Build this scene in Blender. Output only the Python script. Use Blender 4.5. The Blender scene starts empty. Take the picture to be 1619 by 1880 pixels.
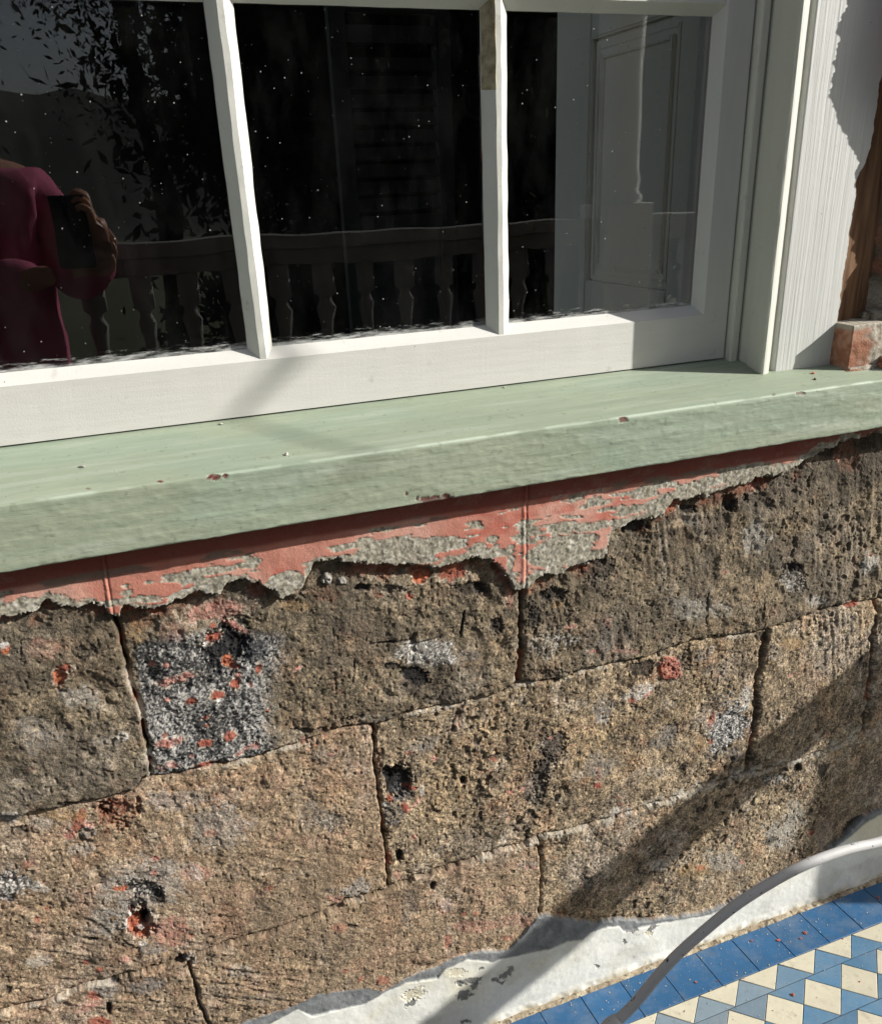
import bpy, bmesh, math, random
import numpy as np
from mathutils import Vector, Matrix
random.seed(4)
sc = bpy.context.scene
COL = sc.collection

# ------------------------------------------------------------------ camera
RC = np.array([[0.92928634, -0.36714351, -0.04040427],
               [-0.18557347, -0.36950797, -0.91050884],
               [0.31935771, 0.85362140, -0.41151082]])   # rows: image right, image down, forward (world x right, y into wall, z up)
FPX, PX, PY, IW, IH = 1604.72, 810.0, 1080.0, 1619.0, 1880.0
CAM = np.array([0.0, -1.0, 0.0])
cam = bpy.data.cameras.new("camera"); co = bpy.data.objects.new("camera", cam); COL.objects.link(co)
m = Matrix(((RC[0][0], -RC[1][0], -RC[2][0]), (RC[0][1], -RC[1][1], -RC[2][1]), (RC[0][2], -RC[1][2], -RC[2][2]))).to_4x4()
m.translation = Vector(CAM); co.matrix_world = m
cam.sensor_fit = 'HORIZONTAL'; cam.sensor_width = 36; cam.lens = 36 * FPX / IW
cam.shift_x = (IW / 2 - PX) / IW; cam.shift_y = (PY - IH / 2) / IW
cam.clip_start = 0.005; cam.clip_end = 2000
sc.camera = co

# ------------------------------------------------------------------ light
SUN = Vector((1, -.45, .57)).normalized()
w = bpy.data.worlds.new("World"); sc.world = w; w.use_nodes = True
nt = w.node_tree; nt.nodes.clear()
sky = nt.nodes.new('ShaderNodeTexSky'); sky.sky_type = 'NISHITA'; sky.sun_disc = False
sky.sun_elevation = math.asin(SUN.z); sky.sun_rotation = math.atan2(SUN.x, SUN.y)
sky.air_density = 1.0; sky.dust_density = 2.0; sky.ozone_density = 1.0
bg = nt.nodes.new('ShaderNodeBackground'); bg.inputs[1].default_value = 0.080
ow = nt.nodes.new('ShaderNodeOutputWorld')
hs = nt.nodes.new('ShaderNodeHueSaturation'); hs.inputs['Saturation'].default_value = .55
nt.links.new(sky.outputs[0], hs.inputs['Color']); nt.links.new(hs.outputs[0], bg.inputs[0]); nt.links.new(bg.outputs[0], ow.inputs[0])
sl = bpy.data.lights.new("sun", 'SUN'); sl.energy = 5.0; sl.angle = math.radians(0.53); sl.color = (1, .965, .90)
so = bpy.data.objects.new("sun", sl); COL.objects.link(so)
so.rotation_euler = SUN.to_track_quat('Z', 'Y').to_euler(); so.location = (5, -3, 4)
sc.view_settings.view_transform = 'Standard'; sc.view_settings.look = 'None'
sc.view_settings.exposure = 0.52; sc.view_settings.gamma = 1

# ------------------------------------------------------------------ photo-measured coordinates -> real planes
def ray(u, v): return RC.T @ np.array([(u - PX) / FPX, (v - PY) / FPX, 1.0])
def on_y(u, v, y): d = ray(u, v); return CAM + d * (y - CAM[1]) / d[1]
def on_z(u, v, z): d = ray(u, v); return CAM + d * (z - CAM[2]) / d[2]
def proj(x, y, z):
    a = np.array([x * 1.0, (y - CAM[1]) + 0 * x, z * 1.0], dtype=object) if np.isscalar(x) else None
    X, Y, Z = x, y - CAM[1], z
    c0 = RC[0][0]*X + RC[0][1]*Y + RC[0][2]*Z; c1 = RC[1][0]*X + RC[1][1]*Y + RC[1][2]*Z; c2 = RC[2][0]*X + RC[2][1]*Y + RC[2][2]*Z
    return PX + FPX*c0/c2, PY + FPX*c1/c2

def lin(r, g, b):
    f = lambda c: (c/255/12.92) if c/255 <= .04045 else ((c/255 + .055)/1.055)**2.4
    return (f(r), f(g), f(b))

# ------------------------------------------------------------------ numpy noise
_lat = {}
def vnoise(X, Z, s, seed=0, sz=None):
    if seed not in _lat: _lat[seed] = np.random.RandomState(1000 + seed).rand(512, 512).astype(np.float32)
    L = _lat[seed]; x = X * s + 37.3; z = Z * (sz if sz else s) + 91.7
    xi = np.floor(x).astype(np.int32); zi = np.floor(z).astype(np.int32)
    fx = x - xi; fz = z - zi; fx = fx*fx*(3 - 2*fx); fz = fz*fz*(3 - 2*fz)
    a = L[xi & 511, zi & 511]; b = L[(xi+1) & 511, zi & 511]; c = L[xi & 511, (zi+1) & 511]; d = L[(xi+1) & 511, (zi+1) & 511]
    return (a*(1-fx) + b*fx)*(1-fz) + (c*(1-fx) + d*fx)*fz
def fbm(X, Z, s, o=4, seed=0, g=.5):
    t = 0; A = 0; a = 1.0; ca, sa = math.cos(.6), math.sin(.6)
    for i in range(o):
        t = t + a * vnoise(X, Z, s * 2.03**i, seed + i); A += a; a *= g; X, Z = X*ca - Z*sa, X*sa + Z*ca
    return t / A
def sst(a, b, x): t = np.clip((x - a) / (b - a), 0, 1); return t*t*(3 - 2*t)
def mixc(c, col, t): return c * (1 - t[..., None]) + np.array(col, dtype=np.float32) * t[..., None]

# ------------------------------------------------------------------ object helpers
def tag(o, label=None, cat=None, group=None, kind=None):
    if label: o['label'] = label
    if cat: o['category'] = cat
    if group: o['group'] = group
    if kind: o['kind'] = kind
    return o
def thing(name, label, cat, loc=(0, 0, 0), group=None):
    o = bpy.data.objects.new(name, None); COL.objects.link(o); o.location = loc
    o.empty_display_size = .05
    return tag(o, label, cat, group)
def link(name, me, mat, parent=None, label=None, smooth=True):
    for mm in (mat if isinstance(mat, (list, tuple)) else [mat]): me.materials.append(mm)
    if smooth: me.polygons.foreach_set('use_smooth', [True] * len(me.polygons))
    o = bpy.data.objects.new(name, me); COL.objects.link(o)
    if parent is not None:
        o.parent = parent
        off = Vector((0, 0, 0)); p = parent
        while p is not None: off += p.location; p = p.parent
        o.location = -off if off.length > 0 else (0, 0, 0)
    if label: o['label'] = label
    return o
def np_mesh(name, V, F, cols=None):
    me = bpy.data.meshes.new(name); n = len(V); k = len(F)
    me.vertices.add(n); me.vertices.foreach_set('co', np.ascontiguousarray(V, dtype=np.float32).ravel())
    q = F.shape[1]
    me.loops.add(k*q); me.loops.foreach_set('vertex_index', np.ascontiguousarray(F, dtype=np.int32).ravel())
    me.polygons.add(k); me.polygons.foreach_set('loop_start', np.arange(0, k*q, q, dtype=np.int32))
    me.polygons.foreach_set('use_smooth', np.ones(k, dtype=bool))
    me.update(calc_edges=True)
    if cols is not None:
        at = me.color_attributes.new('Col', 'FLOAT_COLOR', 'POINT')
        c = np.ones((n, 4), dtype=np.float32); c[:, :cols.shape[1]] = cols; at.data.foreach_set('color', c.ravel())
    return me
def grid_faces(nr, nc):
    i = np.arange(nr-1)[:, None]*nc + np.arange(nc-1)[None, :]
    return np.stack([i, i+1, i+nc+1, i+nc], -1).reshape(-1, 4)
def bm_mesh(bm, name='m'):
    bmesh.ops.recalc_face_normals(bm, faces=bm.faces)
    me = bpy.data.meshes.new(name); bm.to_mesh(me); bm.free(); return me
def add_box(bm, x0, x1, y0, y1, z0, z1):
    vs = [bm.verts.new((x, y, z)) for x in (x0, x1) for y in (y0, y1) for z in (z0, z1)]
    for f in ((0,1,3,2), (4,6,7,5), (0,4,5,1), (2,3,7,6), (0,2,6,4), (1,5,7,3)): bm.faces.new([vs[i] for i in f])
def box(name, x0, x1, y0, y1, z0, z1, mat, parent=None, bev=.0015, label=None):
    bm = bmesh.new(); add_box(bm, x0, x1, y0, y1, z0, z1)
    if bev: bmesh.ops.bevel(bm, geom=bm.edges[:], offset=bev, segments=2, profile=.5, affect='EDGES')
    return link(name, bm_mesh(bm), mat, parent, label, smooth=False)
def loft(name, pts, ts, place, mat, parent=None, jit=.0, seed=0, label=None, closed=True, smooth=False, edgef=None):
    """sweep section pts (a,b) along ts; place(a,b,t)->xyz ; jitter gives hand-made putty and paint edges"""
    n = len(pts); k = len(ts); A = np.array(pts, float); V = np.zeros((k, n, 3))
    for i, t in enumerate(ts):
        for j in range(n):
            a, b = A[j]
            ja = (vnoise(np.array([t*1.0]), np.array([j*3.7]), 45, seed)[0] - .5)*2*jit + (vnoise(np.array([t*1.0]), np.array([j*3.7]), 12, seed+1)[0] - .5)*2*jit
            jb = (vnoise(np.array([t*1.0]), np.array([j*5.1]), 60, seed+2)[0] - .5)*jit
            if edgef: a, b = edgef(j, a, b, t)
            V[i, j] = place(a + ja, b + jb, t)
    nn = n if closed else n-1
    F = [[i*n + j, i*n + (j+1) % n, (i+1)*n + (j+1) % n, (i+1)*n + j] for i in range(k-1) for j in range(nn)]
    me = bpy.data.meshes.new(name)
    caps = [list(range(n))[::-1], [(k-1)*n + j for j in range(n)]] if closed else []
    me.from_pydata(V.reshape(-1, 3).tolist(), [], F + caps); me.update()
    bm = bmesh.new(); bm.from_mesh(me); me = bm_mesh(bm)
    return link(name, me, mat, parent, label, smooth=smooth)
def tube_mesh(path, rad, seg=16, cap=True):
    P = [Vector(p) for p in path]; n = len(P); V = []; F = []
    up = Vector((0, 1, 0)); R = rad if hasattr(rad, '__len__') else [rad]*n
    prev = None
    for i in range(n):
        t = (P[min(i+1, n-1)] - P[max(i-1, 0)]).normalized()
        a = prev if prev is not None else (up if abs(t.dot(up)) < .95 else Vector((1, 0, 0)))
        a = (a - t*a.dot(t)).normalized(); b = t.cross(a); prev = a
        for k in range(seg):
            an = 2*math.pi*k/seg; V.append(P[i] + (a*math.cos(an) + b*math.sin(an))*R[i])
    for i in range(n-1):
        for k in range(seg): F.append((i*seg+k, i*seg+(k+1) % seg, (i+1)*seg+(k+1) % seg, (i+1)*seg+k))
    if cap: F.append(tuple(range(seg))[::-1]); F.append(tuple((n-1)*seg+k for k in range(seg)))
    me = bpy.data.meshes.new('tube'); me.from_pydata(V, [], F); me.update(); return me
def lathe_mesh(prof, cx, cy, seg=20):
    V = []; F = []; n = len(prof)
    for r, z in prof:
        for k in range(seg): a = 2*math.pi*k/seg; V.append((cx + r*math.cos(a), cy + r*math.sin(a), z))
    for i in range(n-1):
        for k in range(seg): F.append((i*seg+k, i*seg+(k+1) % seg, (i+1)*seg+(k+1) % seg, (i+1)*seg+k))
    F.append(tuple(range(seg))[::-1]); F.append(tuple((n-1)*seg+k for k in range(seg)))
    me = bpy.data.meshes.new('lathe'); me.from_pydata(V, [], F); me.update(); return me

# ------------------------------------------------------------------ materials
class M:
    def __init__(s, name):
        s.m = bpy.data.materials.new(name); s.m.use_nodes = True; s.t = s.m.node_tree
        s.b = s.t.nodes['Principled BSDF']; s.out = s.t.nodes['Material Output']
        s.co = s.t.nodes.new('ShaderNodeTexCoord').outputs['Object']
    def n(s, ty, **kw):
        x = s.t.nodes.new(ty)
        for k, v in kw.items(): setattr(x, k, v)
        return x
    def l(s, a, b): s.t.links.new(a, b)
    def mapn(s, scale):
        mp = s.n('ShaderNodeMapping'); s.l(s.co, mp.inputs[0]); mp.inputs['Scale'].default_value = scale; return mp.outputs[0]
    def noise(s, sc_, det=3, rough=.55, vec=(1, 1, 1), dist=0):
        x = s.n('ShaderNodeTexNoise'); x.inputs['Scale'].default_value = sc_; x.inputs['Detail'].default_value = det
        x.inputs['Roughness'].default_value = rough; x.inputs['Distortion'].default_value = dist
        s.l(s.mapn(vec), x.inputs['Vector']); return x.outputs['Fac']
    def ramp(s, f, a, b, ca=(0, 0, 0), cb=(1, 1, 1)):
        r = s.n('ShaderNodeValToRGB'); r.color_ramp.elements[0].position = a; r.color_ramp.elements[1].position = b
        r.color_ramp.elements[0].color = (*ca, 1); r.color_ramp.elements[1].color = (*cb, 1); s.l(f, r.inputs[0]); return r.outputs[0]
    def mix(s, f, a, b, mode='MIX'):
        x = s.n('ShaderNodeMix', data_type='RGBA', blend_type=mode)
        if isinstance(f, (int, float)): x.inputs[0].default_value = f
        else: s.l(f, x.inputs[0])
        for i, c in ((6, a), (7, b)):
            if isinstance(c, tuple): x.inputs[i].default_value = (*c, 1)
            else: s.l(c, x.inputs[i])
        return x.outputs[2]
    def math(s, op, a, b=0.0):
        x = s.n('ShaderNodeMath', operation=op)
        for i, c in ((0, a), (1, b)):
            if isinstance(c, (int, float)): x.inputs[i].default_value = c
            else: s.l(c, x.inputs[i])
        return x.outputs[0]
    def bump(s, hs):
        prev = None
        for h, st, d in hs:
            bp = s.n('ShaderNodeBump'); bp.inputs['Strength'].default_value = st; bp.inputs['Distance'].default_value = d
            s.l(h, bp.inputs['Height'])
            if prev is not None: s.l(prev, bp.inputs['Normal'])
            prev = bp.outputs[0]
        s.l(prev, s.b.inputs['Normal'])
    def base(s, c):
        if isinstance(c, tuple): s.b.inputs['Base Color'].default_value = (*c, 1)
        else: s.l(c, s.b.inputs['Base Color'])
    def rough(s, r, spec=.5):
        if isinstance(r, (int, float)): s.b.inputs['Roughness'].default_value = r
        else: s.l(r, s.b.inputs['Roughness'])
        s.b.inputs['Specular IOR Level'].default_value = spec
    def attr(s): a = s.n('ShaderNodeVertexColor'); a.layer_name = 'Col'; return a.outputs[0]

def stone_mat(name, grain=1.0, bs=.6):
    q = M(name); c = q.attr()
    g1 = q.noise(750, 2, .6); g2 = q.noise(320, 3, .65)
    k = q.math('ADD', q.math('MULTIPLY', g1, 1.1*grain), q.math('MULTIPLY', g2, 1.0*grain))
    k = q.math('ADD', k, 1.0 - 1.05*grain)
    x = q.n('ShaderNodeVectorMath', operation='SCALE'); q.l(c, x.inputs[0]); q.l(k, x.inputs['Scale'])
    q.base(x.outputs[0]); q.rough(.92, .2)
    q.bump([(g2, bs, .0028), (g1, bs*.8, .0014)]); return q.m
M_stone = stone_mat('weathered_sandstone', 1.0, .75)
M_render = stone_mat('painted_cement', .35, .25)
M_skirt = stone_mat('whitewashed_plaster', .12, .12)

def white_paint(name, vec, base=(.62, .61, .58), ribs=0.0, dirt=.36):
    q = M(name)
    br = q.noise(60, 4, .6, vec); fi = q.noise(420, 3, .6); big = q.noise(7, 3, .6); sp = q.noise(260, 2, .5)
    dm = q.ramp(q.math('MULTIPLY', q.noise(35, 5, .7), 1.0), .62, .74)
    c = q.mix(q.math('MULTIPLY', big, .35), base, (base[0]*.78, base[1]*.78, base[2]*.74))
    c = q.mix(q.math('MULTIPLY', q.ramp(br, .35, .75), .16), c, (base[0]*.7, base[1]*.7, base[2]*.66))
    c = q.mix(q.math('MULTIPLY', dm, dirt), c, (.25, .23, .18))
    c = q.mix(q.ramp(sp, .76, .79), c, (.12, .09, .06))
    q.base(c); q.rough(.55, .35)
    hs = [(br, .35, .0012), (fi, .35, .0005)]
    if ribs:
        wv_ = q.n('ShaderNodeTexWave', wave_type='BANDS', bands_direction='X'); wv_.inputs['Scale'].default_value = 44; wv_.inputs['Distortion'].default_value = 5.5; wv_.inputs['Detail'].default_value = 3; wv_.inputs['Detail Scale'].default_value = .9
        q.l(q.mapn((1, 1, .10)), wv_.inputs['Vector']); rb = q.noise(190, 3, .6, (1, 1, .022)); hs += [(wv_.outputs['Fac'], ribs*.10, .0010), (rb, .46, .0017)]
    q.bump(hs); return q.m
M_wH = white_paint('white_paint_rail', (.25, 1, 2.2))
M_wV = white_paint('white_paint_stile', (2.2, 1, .2))
M_putty = white_paint('white_putty', (1, 1, 1), (.60, .60, .555), dirt=.55)
M_cream = white_paint('cream_frame_paint', (2.2, 1, .2), (.60, .605, .54), dirt=.4)
M_board = white_paint('ribbed_board_paint', (2.5, 1, .1), (.58, .585, .565), ribs=.95, dirt=.12)
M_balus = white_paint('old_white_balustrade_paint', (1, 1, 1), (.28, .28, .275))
M_colm = white_paint('white_column_paint', (1, 1, 1), (.80, .80, .78))
M_inner = white_paint('grey_green_interior_paint', (2, 2, .3), (.88, .87, .78), dirt=.08)

q = M('bare_brown_timber'); g = q.noise(140, 5, .6, (1, 1, .06), .3)
q.base(q.ramp(g, .3, .75, (.07, .035, .018), (.27, .155, .085))); q.rough(.8, .2); q.bump([(g, .6, .002)]); M_wood = q.m
q = M('sage_green_paint'); c0 = q.attr()
st = q.noise(38, 5, .62, (.12, 1, 1.9)); b2 = q.noise(26, 5, .62, (.6, 1, 1)); b3 = q.noise(300, 3, .6, (.3, 1, 1)); b4 = q.noise(110, 4, .6, (.2, 1, 1.5))
x = q.n('ShaderNodeVectorMath', operation='SCALE'); q.l(c0, x.inputs[0])
q.l(q.math('ADD', q.math('ADD', q.math('MULTIPLY', st, .20), q.math('MULTIPLY', b4, .22)), .80), x.inputs['Scale'])
q.base(x.outputs[0]); q.rough(.62, .3); q.bump([(b2, .22, .003), (st, .35, .002), (b4, .42, .0012), (b3, .50, .0008)]); M_sill = q.m

q = M('glass_pane'); q.t.nodes.remove(q.b)
tr = q.n('ShaderNodeBsdfTransparent'); tr.inputs[0].default_value = (.985, .99, .985, 1)
gl = q.n('ShaderNodeBsdfGlossy'); gl.inputs['Roughness'].default_value = .0; gl.inputs[0].default_value = (1, 1, 1, 1)
fr = q.n('ShaderNodeFresnel'); fr.inputs['IOR'].default_value = 1.52
wav = q.noise(5.5, 2, .5); bp = q.n('ShaderNodeBump'); bp.inputs['Strength'].default_value = .22; bp.inputs['Distance'].default_value = .002
q.l(wav, bp.inputs['Height']); q.l(bp.outputs[0], gl.inputs['Normal'])
mx = q.n('ShaderNodeMixShader'); q.l(fr.outputs[0], mx.inputs[0]); q.l(tr.outputs[0], mx.inputs[1]); q.l(gl.outputs[0], mx.inputs[2])
df = q.n('ShaderNodeBsdfDiffuse'); df.inputs[0].default_value = (.75, .76, .73, 1)
vo = q.n('ShaderNodeTexVoronoi'); vo.inputs['Scale'].default_value = 150; q.l(q.co, vo.inputs['Vector'])
sz = q.n('ShaderNodeSeparateColor'); q.l(vo.outputs['Color'], sz.inputs[0])
rad = q.math('MULTIPLY', q.math('POWER', sz.outputs[0], 5.0), .14)
spk = q.math('LESS_THAN', vo.outputs['Distance'], rad)
cl = q.math('GREATER_THAN', q.noise(9, 3, .6), .42); spk = q.math('MULTIPLY', spk, cl)
sep = q.n('ShaderNodeSeparateXYZ'); q.l(q.co, sep.inputs[0])
# dried paint and dust wiped along the foot of each pane
gz = q.ramp(sep.outputs[2], 0.0, 1.0)
zz = q.math('MULTIPLY', q.math('ADD', sep.outputs[2], .167), 1/.013)       # 0 at the foot, 1 at 13 mm
foot = q.math('SUBTRACT', 1.0, zz)
sm = q.math('ADD', q.math('MULTIPLY', foot, .26), q.noise(240, 5, .75, (.16, 1, 1.1)))
smf = q.math('MULTIPLY', q.ramp(sm, .60, .84), .62)
smf = q.math('MULTIPLY', smf, q.math('LESS_THAN', sep.outputs[2], -.12))
film = q.math('MULTIPLY', q.ramp(q.noise(16, 5, .65, (1.2, 1, .5)), .45, .85), .012)
scr = q.math('MULTIPLY', q.ramp(q.noise(55, 2, .5, (1, 1, .5), 3.0), .715, .73), .12)
al = q.math('MAXIMUM', q.math('MAXIMUM', q.math('MULTIPLY', spk, .40), smf), film)
mx2 = q.n('ShaderNodeMixShader'); q.l(al, mx2.inputs[0]); q.l(mx.outputs[0], mx2.inputs[1]); q.l(df.outputs[0], mx2.inputs[2])
q.l(mx2.outputs[0], q.out.inputs[0]); M_glass = q.m

def simple(name, col, rough=.6, n=None, amt=.3, bs=.2, bd=.002, metal=0, spec=.4):
    q = M(name); f = q.noise(n or 40, 4, .6)
    q.base(q.mix(q.math('MULTIPLY', f, amt*2), col, tuple(c*.45 for c in col))); q.rough(rough, spec)
    q.b.inputs['Metallic'].default_value = metal; q.bump([(f, bs, bd)]); return q.m
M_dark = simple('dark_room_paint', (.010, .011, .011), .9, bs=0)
M_louv = simple('dim_louvre_paint', (.075, .08, .078), .7, bs=0)
M_floorwood = simple('pale_boards', (.42, .36, .28), .6, 12)
M_grout = simple('dark_grout', (.06, .055, .045), .95, 200)
M_mortar_f = stone_mat('sandy_mortar', .8, .6)
M_earth = simple('garden_ground', (.07, .08, .035), .95, 3)
M_hill = simple('wooded_hillside', (.014, .022, .012), .95, .3, .5)
M_leaf = simple('foliage', (.035, .055, .018), .95, 6, .4, spec=.05)
M_leaf2 = simple('foliage_light', (.05, .075, .025), .95, 6, .4, spec=.05)
M_bark = simple('bark', (.10, .08, .06), .9, 12)
M_pink = simple('pink_cotton', (.56, .13, .25), .9, 14, .25, .5, .01)
M_skin = simple('skin', (.46, .25, .17), .5, 30, .1)
M_hair = simple('grey_hair', (.35, .33, .29), .6, 120, .4, .6, .003)
M_trouser = simple('dark_trousers', (.02, .025, .05), .9, 60)
M_phone = simple('dark_phone', (.015, .015, .02), .2, 60, .05, 0)
M_lens = simple('phone_lens', (.002, .002, .003), .05, 60, .0, 0)
M_lip = simple('lips', (.38, .12, .10), .5); M_eye = simple('eye', (.6, .6, .58), .2, bs=0); M_iris = simple('iris', (.04, .05, .05), .2, bs=0)
M_crumb = simple('red_render_crumb', (.50, .14, .08), .9, 300, .3, .4)
M_crumbw = simple('pale_grit', (.55, .53, .47), .9, 300, .2, .4)
M_brick = stone_mat('old_brick', .35, .35)
q = M('grey_painted_steel'); a = q.noise(60, 4, .6, (1, 1, 1)); ch = q.noise(95, 4, .62); ch2 = q.noise(330, 2, .5)
chip = q.math('MAXIMUM', q.ramp(ch, .665, .68), q.ramp(ch2, .71, .73))
q.base(q.mix(chip, q.mix(q.math('MULTIPLY', a, .6), (.52, .52, .515), (.40, .40, .395)), (.018, .015, .013)))
q.rough(.6, .4); q.bump([(q.math('SUBTRACT', 1.0, chip), .5, .0006), (a, .15, .001)]); M_steel = q.m
q = M('encaustic_tile'); c0 = q.attr(); s1 = q.noise(420, 2, .5); s2 = q.noise(14, 4, .6); s3 = q.noise(90, 4, .65)
x = q.n('ShaderNodeVectorMath', operation='SCALE'); q.l(c0, x.inputs[0]); q.l(q.math('ADD', q.math('MULTIPLY', s2, .3), q.math('ADD', q.math('MULTIPLY', s3, .18), .74)), x.inputs['Scale'])
cc = q.mix(q.math('MULTIPLY', q.ramp(s1, .70, .73), .6), x.outputs[0], (.45, .44, .40))
s4 = q.noise(240, 2, .5); cc = q.mix(q.math('MULTIPLY', q.ramp(s4, .715, .735), .75), cc, (.03, .03, .03))
cc = q.mix(q.math('MULTIPLY', q.ramp(q.noise(22, 5, .7), .45, .8), .26), cc, (.40, .38, .33)); cc = q.mix(q.math('MULTIPLY', q.ramp(q.noise(48, 5, .75), .56, .72), .35), cc, (.10, .095, .085))
q.base(cc); q.rough(.5, .4); q.bump([(s3, .15, .001), (s1, .15, .0004)]); M_tile = q.m

# ================================================================== the stone wall (one dense relief, split into its blocks)
wall = thing('stone_wall', 'rough brown stone wall with flaking pink render under the window sill', 'wall')
DX = .00105
xs = np.arange(-.335, 1.405, DX, dtype=np.float32); zs = np.arange(-1.338, -.3345, DX, dtype=np.float32)
X, Z = np.meshgrid(xs, zs); U, V = proj(X, 0.0, Z)
U = U.astype(np.float32); V = V.astype(np.float32)
w1 = (fbm(X, Z, 28, 3, 11) - .5); w2 = (fbm(X, Z, 110, 3, 15) - .5); w3 = fbm(X, Z, 420, 2, 19) - .5
def pl(pts, q_): p = np.array(pts, float); return np.interp(q_, p[:, 0], p[:, 1])
def plx(pts, q_): p = np.array(pts, float); return np.interp(q_, p[:, 1], p[:, 0])
J1 = [(-200,1560),(0,1498),(37,1497),(123,1480),(180,1467),(243,1450),(263,1430),(300,1427),(360,1412),(433,1397),(540,1373),(573,1362),(623,1343),(680,1333),(713,1327),(773,1305),(847,1290),(937,1267),(960,1255),(1033,1245),(1080,1226),(1207,1203),(1267,1177),(1313,1170),(1403,1157),(1480,1133),(1567,1107),(1619,1102),(1800,1060)]
J2 = [(-200,1925),(0,1862),(83,1840),(160,1810),(213,1797),(287,1773),(333,1768),(360,1753),(407,1737),(480,1713),(533,1695),(600,1672),(643,1653),(713,1633),(767,1613),(833,1592),(900,1570),(980,1543),(1000,1535),(1087,1515),(1180,1487),(1287,1448),(1367,1423),(1463,1397),(1547,1367),(1580,1343),(1619,1333),(1800,1270)]
VA = [(185,1000),(193,1060),(205,1130),(217,1165),(231,1215),(238,1260),(254,1300),(262,1340),(268,1370),(275,1430)]
VB = [(957,850),(956,935),(955,1100),(952,1150),(956,1190),(952,1255)]
VC = [(682,1330),(685,1370),(690,1410),(697,1480),(703,1540),(711,1640)]
VD = [(1406,1150),(1394,1240),(1381,1330),(1371,1425)]
VE = [(1608,1100),(1600,1200),(1583,1345)]
VF = [(345,1765),(350,1790),(358,1815),(362,1835),(372,1860),(388,1900),(420,2000)]
VG = [(988,1540),(991,1600),(988,1660),(984,1720),(980,1800)]
Uw = U + w1*9 + w2*7; Vw = V + w1*5 + w2*6
dJ1 = Vw - pl(J1, Uw); dJ2 = Vw - pl(J2, Uw)
course = np.where(dJ1 < 0, 0, np.where(dJ2 < 0, 1, 2))
def dv(VV): return Uw - plx(VV, Vw)
blk = np.zeros(U.shape, np.int32)
dA, dB, dC, dD, dE, dF, dG = map(dv, (VA, VB, VC, VD, VE, VF, VG))
blk = np.where(course == 0, (dA > 0)*1 + (dB > 0)*1, np.where(course == 1, 3 + (dC > 0)*1 + (dD > 0) + (dE > 0), 7 + (dF > 0)*1 + (dG > 0)))
dh = np.minimum(np.abs(dJ1), np.abs(dJ2))
big = np.full(U.shape, 1e3, np.float32)
dvv = np.where(course == 0, np.minimum(np.abs(dA), np.abs(dB)), np.where(course == 1, np.minimum(np.minimum(np.abs(dC), np.abs(dD)), np.abs(dE)), np.minimum(np.abs(dF), np.abs(dG))))

# relief
H = (fbm(X, Z, 5, 3, 30) - .5)*.010 + (fbm(X, Z, 24, 3, 34) - .5)*.0055 + (fbm(X, Z, 95, 2, 38) - .5)*.0017 + (fbm(X, Z, 260, 2, 41) - .5)*.0017
rng = np.random.RandomState(5); offs = [.002, -.001, .001, .0, -.0035, .0005, .001, .003, .0035, -.001]
for k in range(10):
    H += np.where(blk == k, offs[k] + (X - .5)*rng.uniform(-.004, .004), 0)
H += (course == 0)*((fbm(X, Z, 38, 3, 36) - .5)*.0055 - np.clip(fbm(X, Z, 30, 3, 37) - .56, 0, 1)*.012)
# tooling: near-upright chisel drags on some blocks
an = X*math.cos(.22) + Z*math.sin(.22)*1.0; bn = -X*math.sin(.22) + Z*math.cos(.22)
tool = vnoise(an, bn, 170, 45, 14) - .5; toolm = sst(.42, .68, fbm(X, Z, 6, 2, 47))
tb = np.isin(blk, (2, 5, 6)).astype(np.float32)*.8 + np.isin(blk, (1, 4, 3)).astype(np.float32)*.35
H += tool*.0032*toolm*tb
an2 = X*math.cos(1.0) + Z*math.sin(1.0); bn2 = -X*math.sin(1.0) + Z*math.cos(1.0)
H += (vnoise(an2, bn2, 190, 46, 22) - .5)*.0017*np.isin(blk, (7, 8, 3))*sst(.45, .7, fbm(X, Z, 7, 2, 48))
# pits
pn = fbm(X, Z, 75, 2, 50, .6); pm = sst(.40, .72, fbm(X, Z, 9, 3, 52)); pit = sst(.72, .84, pn + pm*.14) * (.05 + .95*pm*sst(.45, .6, fbm(X, Z, 4, 2, 57)))
H -= pit*.0034
pn2 = vnoise(X, Z, 210, 54); H -= sst(.80, .95, pn2 + .1*pm)*.0014
# colour of the bare stone
C = np.zeros(U.shape + (3,), np.float32); C[:] = (.300, .242, .165)
f = fbm(X, Z, 7, 4, 60)
C = mixc(C, (.32, .235, .135), sst(.45, .75, f)*.6)
C = mixc(C, (.27, .245, .215), sst(.50, .72, fbm(X, Z, 9, 4, 65))*.75)
C = mixc(C, (.155, .125, .088), sst(.50, .70, fbm(X, Z, 13, 4, 70))*.65)
C = mixc(C, (.33, .175, .10), sst(.60, .74, fbm(X, Z, 18, 4, 75))*.35)
C = mixc(C, (.42, .39, .34), sst(.60, .74, fbm(X, Z, 30, 4, 80))*.45)
C = mixc(C, (.07, .058, .045), sst(.60, .72, fbm(X, Z, 55, 3, 85))*.6)
C = mixc(C, (.44, .35, .22), sst(.62, .78, fbm(X, Z, 160, 2, 88))*.5)
C = mixc(C, (.46, .24, .16), sst(.72, .78, fbm(X, Z, 70, 3, 90))*.3)
C = mixc(C, (.06, .05, .04), pit*.7)
sp_ = fbm(X, Z, 420, 2, 62); C = C*(.62 + .78*sst(.25, .75, sp_))[..., None]; C = C*(.74 + .50*sst(.3, .7, fbm(X, Z, 120, 3, 59)))[..., None]
C = mixc(C, (.50, .44, .33), sst(.66, .78, vnoise(X, Z, 500, 66))*.45); C = mixc(C, (.05, .042, .033), sst(.70, .82, vnoise(X, Z, 460, 67))*.55)
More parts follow.
